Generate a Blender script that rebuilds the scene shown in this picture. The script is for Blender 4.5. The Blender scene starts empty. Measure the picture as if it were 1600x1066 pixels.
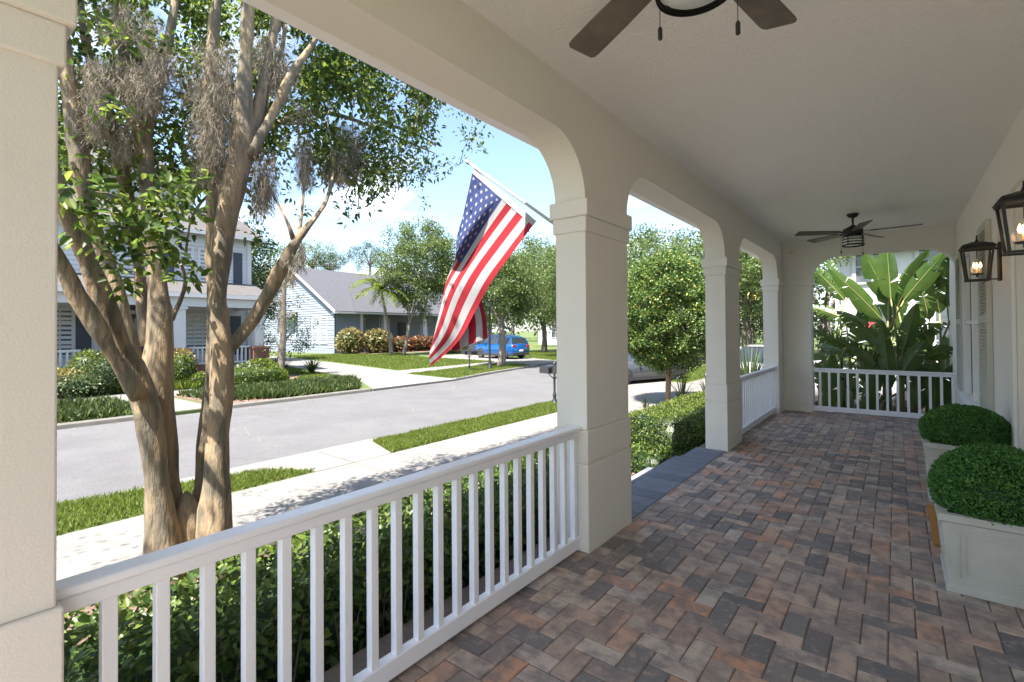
import bpy, math, random
import numpy as np
from mathutils import Vector, Matrix, noise as mnoise
R = math.radians
random.seed(7); rng = np.random.default_rng(11)
S = bpy.context.scene; COL = S.collection

# ---------------------------------------------------------------- camera
CAMH = 1.55
F, YAW, PIT, ROL, CY = 766.3, R(38.07), R(.67), R(-.406), 24.97
fw = Vector((-math.sin(YAW)*math.cos(PIT), math.cos(YAW)*math.cos(PIT), math.sin(PIT)))
rt = Vector((math.cos(YAW), math.sin(YAW), 0)); up = rt.cross(fw)
r2 = rt*math.cos(ROL)+up*math.sin(ROL); u2 = -rt*math.sin(ROL)+up*math.cos(ROL)
cam = bpy.data.cameras.new('camera'); camo = bpy.data.objects.new('camera', cam); COL.objects.link(camo)
camo.matrix_world = Matrix(((r2.x, u2.x, -fw.x, 0), (r2.y, u2.y, -fw.y, 0), (r2.z, u2.z, -fw.z, CAMH), (0, 0, 0, 1)))
cam.sensor_width = 36; cam.lens = F/1600*36; cam.shift_y = -CY/1600
cam.clip_start = .05; cam.clip_end = 2000
S.camera = camo
# ---------------------------------------------------------------- light
SUN_EL, SUN_AZ = R(61), (0.09, -0.996)      # horizontal direction towards the sun (x, y)
S.view_settings.view_transform = 'Standard'; S.view_settings.look = 'None'
S.view_settings.exposure = 3.02; S.view_settings.gamma = 1
W = bpy.data.worlds.new('World'); S.world = W; W.use_nodes = True
nt = W.node_tree; nt.nodes.clear()
def N(t, typ, **k):
    n = t.nodes.new(typ)
    for a, b in k.items():
        if a.startswith('i_'): n.inputs[a[2:]].default_value = b
        else: setattr(n, a, b)
    return n
sky = N(nt, 'ShaderNodeTexSky', sky_type='NISHITA', sun_disc=False, sun_elevation=SUN_EL)
sky.sun_rotation = math.atan2(SUN_AZ[0], SUN_AZ[1]); sky.air_density = 1.0; sky.dust_density = 1.2; sky.ozone_density = 1.0
tc = N(nt, 'ShaderNodeTexCoord'); sp = N(nt, 'ShaderNodeSeparateXYZ')
nt.links.new(tc.outputs['Generated'], sp.inputs[0])
mx = N(nt, 'ShaderNodeMath', operation='MAXIMUM'); mx.inputs[1].default_value = .02
nt.links.new(sp.outputs['Z'], mx.inputs[0])
ad = N(nt, 'ShaderNodeMath', operation='ADD'); ad.inputs[1].default_value = .12; nt.links.new(mx.outputs[0], ad.inputs[0])
dx = N(nt, 'ShaderNodeMath', operation='DIVIDE'); dy = N(nt, 'ShaderNodeMath', operation='DIVIDE')
nt.links.new(sp.outputs['X'], dx.inputs[0]); nt.links.new(ad.outputs[0], dx.inputs[1])
nt.links.new(sp.outputs['Y'], dy.inputs[0]); nt.links.new(ad.outputs[0], dy.inputs[1])
cb = N(nt, 'ShaderNodeCombineXYZ'); nt.links.new(dx.outputs[0], cb.inputs[0]); nt.links.new(dy.outputs[0], cb.inputs[1])
nz = N(nt, 'ShaderNodeTexNoise', i_Scale=1.15, i_Detail=9.0, i_Roughness=.56, i_Distortion=.25); nt.links.new(cb.outputs[0], nz.inputs['Vector'])
cr = N(nt, 'ShaderNodeValToRGB'); cr.color_ramp.elements[0].position = .55; cr.color_ramp.elements[1].position = .74
nt.links.new(nz.outputs['Fac'], cr.inputs[0])
mixc = N(nt, 'ShaderNodeMix', data_type='RGBA'); mixc.inputs['B'].default_value = (6.0, 6.0, 6.1, 1)
nt.links.new(cr.outputs['Color'], mixc.inputs['Factor'])
nt.links.new(sky.outputs['Color'], mixc.inputs['A'])
bg = N(nt, 'ShaderNodeBackground', i_Strength=.05); wo = N(nt, 'ShaderNodeOutputWorld')
nt.links.new(mixc.outputs['Result'], bg.inputs['Color']); nt.links.new(bg.outputs[0], wo.inputs[0])
sun = bpy.data.lights.new('sun', 'SUN'); sun.energy = 2.7; sun.angle = R(.5); sun.color = (1, .94, .86)
suno = bpy.data.objects.new('sun', sun); COL.objects.link(suno)
sd = Vector((SUN_AZ[0]*math.cos(SUN_EL), SUN_AZ[1]*math.cos(SUN_EL), math.sin(SUN_EL))).normalized()
suno.rotation_euler = sd.to_track_quat('Z', 'Y').to_euler(); suno.location = (0, 0, 30)
S.cycles.max_bounces = 10; S.cycles.diffuse_bounces = 6; S.cycles.transparent_max_bounces = 12
S.cycles.use_denoising = True
S.cycles.sample_clamp_indirect = 6

# ---------------------------------------------------------------- measuring the place from the photo
def ray(x, y): return fw + r2*((x-800)/F) - u2*((y-(533-CY))/F)
def PX(x, y, X):
    d = ray(x, y); return d*(X/d.x)+Vector((0, 0, CAMH))
def PY(x, y, Y):
    d = ray(x, y); return d*(Y/d.y)+Vector((0, 0, CAMH))
def PZ(x, y, Z=-.5):
    d = ray(x, y); return d*((Z-CAMH)/d.z)+Vector((0, 0, CAMH))

# ---------------------------------------------------------------- materials
MATS = {}
OUTDOOR = {k: .60 for k in 'asphalt concrete kerb_concrete lawn_base mulch mulch_chip grass_blade cover_leaf hedge_bright holly_leaf oak_leaf dark_leaf palm_leaf croton_leaf red_leaf sword_leaf roof_gray roof_brown siding_blue house_trim blind car_blue car_white flag_red flag_white flag_blue walk_paver white_metal'.split()}     # outdoor colours darkened to offset the exposure raised for the shaded porch
OUTDOOR.update(siding_white=.68, paver=1.18, border_paver=.95, fan_wood=.8, stucco=.97, holly_leaf=.95, oak_leaf=.78, banana_leaf=.75, hedge_leaf=.72, crape_leaf=.9, crape_bark=.82, stucco_wall=1.04, planter_stone=1.3, box_leaf=1.0)
def mat(name, col, rough=.7, var=0, vscale=4.0, vcol=None, bump=0, bscale=60.0, metal=0, spec=None, island=0, icols=None,
        trans=0, stretch=None, emit=None, coat=0, spots=None, detail=4, vr=(.35, .68)):
    k_ = OUTDOOR.get(name, 1.0); sc_ = lambda c_: tuple(min(x*k_, .9) for x in c_)
    col = sc_(col); vcol = sc_(vcol) if vcol else None
    icols = [(p_, sc_(c_)) for p_, c_ in icols] if icols else None
    if spots: spots = (*spots[:3], sc_(spots[3]), spots[4])
    m = bpy.data.materials.new(name); m.use_nodes = True; t = m.node_tree; t.nodes.clear()
    out = N(t, 'ShaderNodeOutputMaterial'); b = N(t, 'ShaderNodeBsdfPrincipled', i_Roughness=rough, i_Metallic=metal)
    if spec is not None: b.inputs['Specular IOR Level'].default_value = spec
    if coat: b.inputs['Coat Weight'].default_value = coat; b.inputs['Coat Roughness'].default_value = .06
    c = N(t, 'ShaderNodeRGB'); c.outputs[0].default_value = (*col, 1); cur = c.outputs[0]
    tcd = N(t, 'ShaderNodeTexCoord'); vec = tcd.outputs['Object']
    if stretch:
        mp = N(t, 'ShaderNodeMapping'); mp.inputs['Scale'].default_value = stretch; t.links.new(vec, mp.inputs[0]); vec = mp.outputs[0]
    if icols:
        g = N(t, 'ShaderNodeNewGeometry'); r = N(t, 'ShaderNodeValToRGB'); r.color_ramp.interpolation = 'LINEAR'
        e = r.color_ramp.elements
        for k, (p, cc) in enumerate(icols):
            el = e[k] if k < 2 else e.new(p)
            el.position = p; el.color = (*cc, 1)
        t.links.new(g.outputs['Random Per Island'], r.inputs[0]); cur = r.outputs['Color']
    if var:
        nn = N(t, 'ShaderNodeTexNoise', i_Scale=vscale, i_Detail=float(detail), i_Roughness=.62); t.links.new(vec, nn.inputs['Vector'])
        r = N(t, 'ShaderNodeValToRGB'); r.color_ramp.elements[0].position = vr[0]; r.color_ramp.elements[1].position = vr[1]
        t.links.new(nn.outputs['Fac'], r.inputs[0])
        mm = N(t, 'ShaderNodeMix', data_type='RGBA'); mm.inputs['B'].default_value = (*(vcol or tuple(x*.6 for x in col)), 1)
        ml = N(t, 'ShaderNodeMath', operation='MULTIPLY'); ml.inputs[1].default_value = var
        t.links.new(r.outputs['Color'], ml.inputs[0]); t.links.new(ml.outputs[0], mm.inputs['Factor']); t.links.new(cur, mm.inputs['A'])
        cur = mm.outputs['Result']
    if spots:
        sc, lo, hi, scol, amt = spots
        nn = N(t, 'ShaderNodeTexNoise', i_Scale=sc, i_Detail=6.0, i_Roughness=.7); t.links.new(vec, nn.inputs['Vector'])
        r = N(t, 'ShaderNodeValToRGB'); r.color_ramp.elements[0].position = lo; r.color_ramp.elements[1].position = hi
        t.links.new(nn.outputs['Fac'], r.inputs[0])
        ml = N(t, 'ShaderNodeMath', operation='MULTIPLY'); ml.inputs[1].default_value = amt; t.links.new(r.outputs['Color'], ml.inputs[0])
        mm = N(t, 'ShaderNodeMix', data_type='RGBA'); mm.inputs['B'].default_value = (*scol, 1)
        t.links.new(ml.outputs[0], mm.inputs['Factor']); t.links.new(cur, mm.inputs['A']); cur = mm.outputs['Result']
    t.links.new(cur, b.inputs['Base Color'])
    if bump:
        bn = N(t, 'ShaderNodeTexNoise', i_Scale=bscale, i_Detail=5.0, i_Roughness=.6); t.links.new(vec, bn.inputs['Vector'])
        bp = N(t, 'ShaderNodeBump', i_Strength=1.0, i_Distance=bump); t.links.new(bn.outputs['Fac'], bp.inputs['Height'])
        t.links.new(bp.outputs[0], b.inputs['Normal'])
    if emit:
        b.inputs['Emission Color'].default_value = (*emit[0], 1); b.inputs['Emission Strength'].default_value = emit[1]
    sh = b.outputs[0]
    if trans:
        tr = N(t, 'ShaderNodeBsdfTranslucent'); hs = N(t, 'ShaderNodeHueSaturation', i_Saturation=1.0, i_Value=1.6); hs.inputs['Hue'].default_value = .485
        t.links.new(cur, hs.inputs['Color']); t.links.new(hs.outputs[0], tr.inputs[0])
        ms = N(t, 'ShaderNodeMixShader'); ms.inputs[0].default_value = trans
        t.links.new(b.outputs[0], ms.inputs[1]); t.links.new(tr.outputs[0], ms.inputs[2]); sh = ms.outputs[0]
    t.links.new(sh, out.inputs[0]); MATS[name] = m; return m

def leafmat(name, dark, mid, light, trans=.38, rough=.45):
    return mat(name, mid, rough, icols=[(0, dark), (1, light), (.55, mid)], trans=trans, spec=.4)

M = MATS
mat('stucco', (.76, .73, .665), .85, var=.25, vscale=1.2, vcol=(.71, .68, .61), bump=.0013, bscale=150, spots=(3.0, .64, .8, (.62, .58, .50), .25))
mat('stucco_wall', (.82, .785, .71), .85, var=.2, vscale=1.0, vcol=(.77, .73, .65), bump=.002, bscale=140)
mat('ceiling_paint', (.90, .885, .86), .42, var=.2, vscale=.9, vcol=(.87, .85, .825), bump=.014, bscale=48, spec=.35)
mat('white_rail', (.86, .87, .90), .32, var=.25, vscale=9, vcol=(.80, .81, .83), bump=.0006, bscale=220, spots=(26, .70, .78, (.45, .43, .38), .5))
mat('white_trim', (.84, .85, .86), .5, var=.15, vscale=3, vcol=(.76, .77, .77))
mat('cream_panel', (.62, .58, .47), .7, var=.2, vscale=2)
mat('shutter_paint', (.56, .55, .47), .6, var=.2, vscale=6)
mat('paver', (.2, .15, .12), .75, icols=[(0, (.13, .125, .128)), (1, (.50, .37, .28)), (.18, (.20, .185, .18)), (.38, (.36, .26, .21)), (.6, (.42, .35, .30)), (.8, (.50, .27, .17)), (.9, (.47, .42, .37))],
    var=.75, vscale=8.5, vcol=(.17, .15, .145), bump=.006, bscale=110, spots=(13, .52, .64, (.50, .37, .29), .45), detail=7, vr=(.42, .6))
mat('border_paver', (.15, .165, .195), .65, icols=[(0, (.12, .135, .165)), (1, (.20, .215, .25))], var=.4, vscale=8, vcol=(.1, .1, .12), bump=.003, bscale=120)
mat('joint_sand', (.17, .14, .12), .95, var=.5, vscale=30, bump=.003, bscale=250)
mat('walk_paver', (.3, .28, .27), .8, icols=[(0, (.16, .16, .17)), (1, (.36, .28, .23)), (.5, (.27, .26, .26))], bump=.003, bscale=120)
mat('asphalt', (.168, .166, .170), .88, var=.8, vscale=.8, vcol=(.122, .120, .125), bump=.014, bscale=26, spots=(9, .55, .70, (.07, .07, .075), .5), detail=10)
mat('concrete', (.275, .262, .24), .85, var=.45, vscale=.8, vcol=(.23, .216, .195), bump=.002, bscale=90, spots=(5, .58, .75, (.44, .38, .30), .35), detail=7)
mat('kerb_concrete', (.21, .20, .18), .9, var=.8, vscale=3, vcol=(.13, .12, .10), bump=.004, bscale=50, spots=(10, .5, .7, (.2, .19, .16), .5))
mat('joint_dark', (.16, .15, .13), .9)
mat('dirt', (.10, .11, .045), .95, var=.6, vscale=3, vcol=(.08, .07, .04), bump=.02, bscale=30)
mat('lawn_base', (.11, .165, .03), .9, var=.6, vscale=.9, vcol=(.155, .19, .05), bump=.03, bscale=45, spots=(22, .45, .7, (.07, .12, .02), .6), detail=8)
mat('mulch', (.19, .115, .08), .95, var=.8, vscale=18, vcol=(.36, .25, .20), bump=.03, bscale=40)
mat('mulch_chip', (.3, .2, .16), .9, icols=[(0, (.10, .05, .035)), (1, (.52, .38, .32)), (.5, (.26, .14, .10))])
leafmat('grass_blade', (.08, .145, .016), (.16, .235, .03), (.28, .32, .06), trans=.4, rough=.6)
leafmat('cover_leaf', (.035, .07, .016), (.075, .12, .028), (.15, .185, .05), trans=.3)
leafmat('crape_leaf', (.03, .07, .014), (.085, .15, .028), (.21, .26, .05), trans=.5)
leafmat('hedge_leaf', (.04, .085, .018), (.085, .15, .03), (.19, .26, .05), trans=.35, rough=.38)
leafmat('hedge_bright', (.06, .11, .015), (.13, .20, .022), (.27, .31, .045), trans=.35, rough=.4)
leafmat('box_leaf', (.03, .10, .02), (.07, .20, .04), (.15, .34, .07), trans=.2, rough=.4)
mat('holly_leaf', (.06, .12, .022), .5, icols=[(0, (.025, .065, .015)), (1, (.30, .30, .07)), (.45, (.055, .12, .022)), (.8, (.13, .19, .035))], trans=.25, spec=.5)
leafmat('oak_leaf', (.045, .085, .02), (.10, .155, .04), (.19, .24, .075), trans=.4)
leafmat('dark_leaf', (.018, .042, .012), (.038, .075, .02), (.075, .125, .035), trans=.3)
leafmat('palm_leaf', (.09, .15, .015), (.17, .26, .02), (.30, .36, .05), trans=.4)
leafmat('croton_leaf', (.13, .13, .03), (.30, .27, .09), (.46, .37, .15), trans=.3)
leafmat('red_leaf', (.09, .10, .03), (.22, .09, .04), (.38, .14, .06), trans=.3)
leafmat('sword_leaf', (.05, .09, .035), (.12, .18, .06), (.28, .31, .17), trans=.3)
mat('banana_leaf', (.06, .125, .025), .30, var=.7, vscale=2.3, vcol=(.12, .18, .04), trans=.42, spec=.5, bump=.004, bscale=30)
mat('banana_stem', (.16, .20, .06), .6, var=.7, vscale=5, vcol=(.17, .09, .05), stretch=(1, 1, .3))
mat('fall_leaf', (.3, .17, .07), .8, icols=[(0, (.15, .08, .04)), (1, (.45, .28, .12))])
mat('crape_bark', (.36, .26, .155), .85, var=.95, vscale=11, vcol=(.175, .15, .105), stretch=(1, 1, .22), bump=.02, bscale=22,
    spots=(15, .55, .61, (.085, .08, .06), .6), detail=10, vr=(.44, .56))
mat('bark', (.20, .17, .14), .9, var=.7, vscale=8, vcol=(.1, .085, .07), stretch=(1, 1, .3), bump=.02, bscale=20)
mat('young_bark', (.25, .165, .10), .85, var=.6, vscale=14, vcol=(.14, .10, .07), stretch=(1, 1, .3), bump=.008, bscale=40)
mat('moss', (.24, .21, .16), .95, icols=[(0, (.12, .105, .075)), (1, (.42, .375, .29))], trans=.4)
mat('iron', (.012, .0115, .0115), .5, metal=.0, var=.4, vscale=12, vcol=(.022, .017, .014), bump=.0006, bscale=120)
mat('fan_wood', (.17, .135, .10), .5, var=.85, vscale=9, vcol=(.07, .052, .042), stretch=(.6, .6, 1), bump=.001, bscale=60)
mat('lamp_glass', (.80, .84, .82), .25, trans=0)
mat('bulb', (1, .8, .5), .3, emit=((1, .50, .18), 2.0))
mat('candle', (.75, .66, .48), .5, emit=((1, .6, .3), .02))
mat('planter_stone', (.42, .42, .375), .7, var=.8, vscale=4, vcol=(.34, .335, .295), bump=.0015, bscale=70, spots=(30, .6, .8, (.22, .22, .2), .3))
mat('coir', (.50, .24, .06), .95, var=.4, vscale=60, bump=.006, bscale=200)
mat('flag_red', (.42, .008, .022), .75, trans=.15, bump=.0008, bscale=300)
mat('flag_white', (.55, .545, .57), .75, trans=.15, bump=.0008, bscale=300)
mat('flag_blue', (.03, .055, .21), .75, trans=.12, bump=.0008, bscale=300)
mat('white_metal', (.72, .73, .74), .35, metal=.2)
mat('siding_white', (.74, .75, .78), .6); mat('siding_blue', (.33, .385, .47), .6, var=.2, vscale=1, vcol=(.29, .345, .43))
mat('house_trim', (.80, .80, .81), .5)
mat('roof_gray', (.085, .088, .105), .9, var=.7, vscale=3.5, vcol=(.13, .13, .145), bump=.02, bscale=12, spots=(20, .5, .7, (.09, .09, .1), .5))
mat('roof_brown', (.14, .132, .13), .9, var=.7, vscale=3, vcol=(.09, .08, .078), bump=.02, bscale=12)
mat('dark_shutter', (.03, .035, .05), .5); mat('window_glass', (.035, .045, .055), .08, spec=.8, var=.5, vscale=1.5, vcol=(.16, .18, .2))
mat('blind', (.34, .37, .40), .6)
mat('brick', (.20, .09, .06), .85, var=.6, vscale=14, vcol=(.11, .06, .045), bump=.01, bscale=30)
mat('car_blue', (.004, .12, .42), .25, coat=1.0, metal=.3); mat('car_gray', (.07, .073, .08), .28, coat=.8, metal=.4)
mat('car_white', (.60, .61, .63), .25, coat=.8); mat('car_black', (.018, .02, .025), .25, coat=.8)
mat('car_glass', (.02, .025, .03), .05, spec=.9); mat('tyre', (.02, .02, .02), .85); mat('rim', (.55, .56, .58), .3, metal=.8)
mat('tail_lamp', (.35, .01, .012), .2); mat('head_lamp', (.75, .78, .8), .1); mat('plate', (.75, .75, .72), .5)
mat('mail_metal', (.03, .032, .036), .4, metal=.2, bump=.002, bscale=80)
mat('yellow_paint', (.75, .52, .10), .7); mat('red_cloth', (.62, .03, .05), .8); mat('blue_cloth', (.05, .09, .30), .8)
g = bpy.data.materials.new('clear_glass'); g.use_nodes = True; t = g.node_tree; t.nodes.clear()
o_ = N(t, 'ShaderNodeOutputMaterial'); tr_ = N(t, 'ShaderNodeBsdfTransparent'); gl_ = N(t, 'ShaderNodeBsdfGlossy', i_Roughness=.04); fr_ = N(t, 'ShaderNodeFresnel', i_IOR=1.5); ms_ = N(t, 'ShaderNodeMixShader')
t.links.new(fr_.outputs[0], ms_.inputs[0]); t.links.new(tr_.outputs[0], ms_.inputs[1]); t.links.new(gl_.outputs[0], ms_.inputs[2]); t.links.new(ms_.outputs[0], o_.inputs[0])
M['clear_glass'] = g

# ---------------------------------------------------------------- mesh helpers
OFF = {}
class MB:
    def __init__(s): s.v = []; s.f = []; s.m = []; s.cur = 0; s.sm = False
    def add(s, vs, fs):
        o = len(s.v); s.v += [tuple(x) for x in vs]; s.f += [tuple(i+o for i in q) for q in fs]; s.m += [s.cur]*len(fs); return s
    def box(s, x0, x1, y0, y1, z0, z1):
        v = [(x, y, z) for z in (z0, z1) for y in (y0, y1) for x in (x0, x1)]
        return s.add(v, [(0, 2, 3, 1), (4, 5, 7, 6), (0, 1, 5, 4), (2, 6, 7, 3), (0, 4, 6, 2), (1, 3, 7, 5)])
    def cbox(s, x0, x1, y0, y1, z0, z1, c):      # box with chamfered top edges (pavers)
        v = [(x, y, z0) for y in (y0, y1) for x in (x0, x1)]+[(x, y, z1-c) for y in (y0, y1) for x in (x0, x1)]+[(x, y, z1) for y in (y0+c, y1-c) for x in (x0+c, x1-c)]
        return s.add(v, [(8, 9, 11, 10), (0, 1, 5, 4), (2, 6, 7, 3), (0, 4, 6, 2), (1, 3, 7, 5), (4, 5, 9, 8), (6, 10, 11, 7), (4, 8, 10, 6), (5, 7, 11, 9)])
    def obox(s, p, q, w, h, upv=(0, 0, 1)):        # bar from p to q
        p = Vector(p); q = Vector(q); d = (q-p).normalized(); a = d.cross(Vector(upv))
        if a.length < 1e-4: a = d.cross(Vector((1, 0, 0)))
        a.normalize(); b = a.cross(d); vs = []
        for e in (p, q):
            for i, j in ((-1, -1), (1, -1), (1, 1), (-1, 1)): vs.append(e+a*(i*w/2)+b*(j*h/2))
        return s.add(vs, [(3, 2, 1, 0), (4, 5, 6, 7), (0, 1, 5, 4), (1, 2, 6, 5), (2, 3, 7, 6), (3, 0, 4, 7)])
    def tube(s, pts, rad, n=10, cap=True, nz_=0, nf=2.0, flut=0):
        pts = [Vector(p) for p in pts]; rad = rad if hasattr(rad, '__len__') else [rad]*len(pts); vs = []
        prev = None
        for i, p in enumerate(pts):
            d = (pts[min(i+1, len(pts)-1)]-pts[max(i-1, 0)]).normalized()
            a = (prev-d*prev.dot(d)) if prev else d.orthogonal()
            a.normalize(); prev = a; b = d.cross(a)
            for k in range(n):
                th = 2*math.pi*k/n; r = rad[i]
                if flut: r *= 1+flut*math.sin(3*th+i*.13+p.x*3)+flut*.6*math.sin(5*th+p.y*5-i*.1)
                v = p+(a*math.cos(th)+b*math.sin(th))*r
                if nz_: v += (a*math.cos(th)+b*math.sin(th))*(mnoise.noise(v*nf)*nz_+mnoise.noise(v*nf*3.1)*nz_*.4)
                vs.append(v)
        fs = [(i*n+k, i*n+(k+1) % n, (i+1)*n+(k+1) % n, (i+1)*n+k) for i in range(len(pts)-1) for k in range(n)]
        if cap: fs += [tuple(reversed(range(n))), tuple(range((len(pts)-1)*n, len(pts)*n))]
        return s.add(vs, fs)
    def lathe(s, prof, c=(0, 0, 0), n=24):        # prof: (r, z)
        vs = [(c[0]+r*math.cos(2*math.pi*k/n), c[1]+r*math.sin(2*math.pi*k/n), c[2]+z) for r, z in prof for k in range(n)]
        fs = [(i*n+k, i*n+(k+1) % n, (i+1)*n+(k+1) % n, (i+1)*n+k) for i in range(len(prof)-1) for k in range(n)]
        return s.add(vs, fs)
    def poly(s, pts, z, z0=None):
        n = len(pts); s.add([(x, y, z) for x, y in pts], [tuple(range(n))])
        if z0 is not None:
            o = len(s.v); s.v += [(x, y, z) for x, y in pts]+[(x, y, z0) for x, y in pts]
            for i in range(n): s.f.append((o+i, o+(i+1) % n, o+n+(i+1) % n, o+n+i)); s.m.append(s.cur)
        return s
    def prism(s, pts, a, b, ax='x'):               # polygon (u,v) extruded along ax
        n = len(pts)
        mk = {'x': lambda u, v, w: (w, u, v), 'y': lambda u, v, w: (u, w, v), 'z': lambda u, v, w: (u, v, w)}[ax]
        vs = [mk(u, v, a) for u, v in pts]+[mk(u, v, b) for u, v in pts]
        return s.add(vs, [tuple(reversed(range(n))), tuple(range(n, 2*n))]+[(i, (i+1) % n, n+(i+1) % n, n+i) for i in range(n)])
def link_mesh(name, me, parent=None):
    o = bpy.data.objects.new(name, me); COL.objects.link(o)
    if parent: o.parent = parent
    return o
def build(name, mb, mats, parent=None, smooth=False, bevel=0, seg=2, off=None):
    if off is None: off = OFF.get(parent.name, Vector()) if parent else Vector()
    me = bpy.data.meshes.new(name)
    v = np.array(mb.v, float)
    if len(v): v -= np.array(off)
    me.from_pydata(v.tolist(), [], mb.f)
    if not isinstance(mats, (list, tuple)): mats = [mats]
    for q in mats: me.materials.append(M[q])
    if len(mats) > 1: me.polygons.foreach_set('material_index', mb.m)
    if smooth: me.polygons.foreach_set('use_smooth', [True]*len(me.polygons))
    me.update(); me.validate()
    o = link_mesh(name, me, parent)
    if parent: OFF[o.name] = Vector(off)
    if bevel:
        b = o.modifiers.new('bevel', 'BEVEL'); b.width = bevel; b.segments = seg; b.limit_method = 'ANGLE'; b.angle_limit = R(40)
    return o
def tag(o, label, cat, group=None, kind=None):
    if label: o['label'] = label
    if cat: o['category'] = cat
    if group: o['group'] = group
    if kind: o['kind'] = kind
    return o
def thing(name, label, cat, loc=(0, 0, 0), group=None):
    o = bpy.data.objects.new(name, None); COL.objects.link(o); o.location = loc; OFF[o.name] = Vector(loc); o.empty_display_size = .2
    return tag(o, label, cat, group)
def struct(name, mb, m, **k): return tag(build(name, mb, m, **k), None, None, kind='structure')
def copy_tree(o, label=None, parent=None):
    c = o.copy(); COL.objects.link(c); c.parent = parent
    if label: c['label'] = label
    for ch in list(o.children): copy_tree(ch, None, c)
    return c
# leaves as numpy batches -----------------------------------------------------
def leaf_mesh(name, P, D, Nn, L, Wd, m, parent=None, six=True, extra=None, fold=.25, off=None):
    """P base points, D unit directions, Nn unit normals, L lengths, Wd widths"""
    if off is None: off = OFF.get(parent.name, Vector()) if parent else Vector()
    P = P-np.array(off); n = len(P); Sd = np.cross(D, Nn); Sd /= np.linalg.norm(Sd, axis=1)[:, None]+1e-9
    L = L[:, None]; Wd = Wd[:, None]
    if six:
        a = P; b = P+D*L*.3+Sd*Wd*.45+Nn*Wd*fold; c = P+D*L*.68+Sd*Wd*.38+Nn*Wd*fold*.8-Nn*L*.03; d = P+D*L-Nn*L*.12
        e = P+D*L*.68-Sd*Wd*.38+Nn*Wd*fold*.8-Nn*L*.03; f = P+D*L*.3-Sd*Wd*.45+Nn*Wd*fold
        V = np.stack([a, b, c, d, e, f], 1).reshape(-1, 3); q = np.array([[0, 1, 2, 3], [0, 3, 4, 5]]); k = 6
    else:
        V = np.stack([P, P+D*L*.45+Sd*Wd*.5, P+D*L, P+D*L*.45-Sd*Wd*.5], 1).reshape(-1, 3); q = np.array([[0, 1, 2, 3]]); k = 4
    Fq = (q[None]+(np.arange(n)*k)[:, None, None]).reshape(-1, 4)
    mi = np.zeros(len(Fq), int); mats = [m]
    for ev, ef, em in (extra or []):                 # (verts, quads, material)
        ev = np.array(ev)-np.array(off); Fq = np.concatenate([Fq, np.array(ef)+len(V)]); V = np.concatenate([V, ev])
        mi = np.concatenate([mi, np.full(len(ef), len(mats))]); mats.append(em)
    me = bpy.data.meshes.new(name); me.vertices.add(len(V)); me.vertices.foreach_set('co', V.astype(np.float32).ravel())
    me.loops.add(len(Fq)*4); me.loops.foreach_set('vertex_index', Fq.astype(np.int32).ravel())
    me.polygons.add(len(Fq)); me.polygons.foreach_set('loop_start', np.arange(0, len(Fq)*4, 4, dtype=np.int32)); me.polygons.foreach_set('loop_total', np.full(len(Fq), 4, dtype=np.int32))
    for q_ in mats: me.materials.append(M[q_])
    if extra: me.polygons.foreach_set('material_index', mi)
    me.update(calc_edges=True)
    o = link_mesh(name, me, parent)
    if parent: OFF[o.name] = Vector(off)
    return o
def unit(a): return a/(np.linalg.norm(a, axis=1)[:, None]+1e-9)
def rnd_dirs(n, upb=0.0):
    d = rng.normal(size=(n, 3)); d[:, 2] += upb; return unit(d)
def crown_pts(centers, radii, per, flat=.8):
    """leaf positions clumped round twig centres"""
    out = []; outd = []
    for c, r, n in zip(centers, radii, per):
        d = rnd_dirs(n); rr = r*rng.random(n)**.45; p = d*rr[:, None]; p[:, 2] *= flat
        out.append(p+np.array(c)); outd.append(unit(d+rng.normal(size=(n, 3))*.6+np.array([0, 0, -.15])))
    return np.concatenate(out), np.concatenate(outd)
def ellipsoid_clusters(c, rad, n, shell=.5, low=-1, skew=1.0):
    """uneven clump centres through an ellipsoid, denser near its surface"""
    res = []
    ph = random.random()*50
    while len(res) < n:
        d = rnd_dirs(1)[0]
        if d[2] < low: continue
        k = 1+.22*mnoise.noise(Vector(d*1.8)+Vector((ph, 0, 0)))+.1*mnoise.noise(Vector(d*4)+Vector((0, ph, 0)))
        r = (shell+(1-shell)*random.random()**.6)*k
        res.append(np.array(c)+d*np.array(rad)*r)
    return res
def crown(name, parent, centers, crad, per, leaf, m, six=False, ratio=.5, flat=.8):
    n = len(centers); radii = [crad*random.uniform(.6, 1.3) for _ in range(n)]; pers = [int(per*random.uniform(.6, 1.4)) for _ in range(n)]
    P, D = crown_pts(centers, radii, pers, flat)
    Nn = unit(rng.normal(size=P.shape)*.7+np.array([0, 0, 1.0])); L = leaf*rng.uniform(.65, 1.25, len(P))
    return leaf_mesh(name, P, D, Nn, L, L*ratio, m, parent, six)
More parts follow.
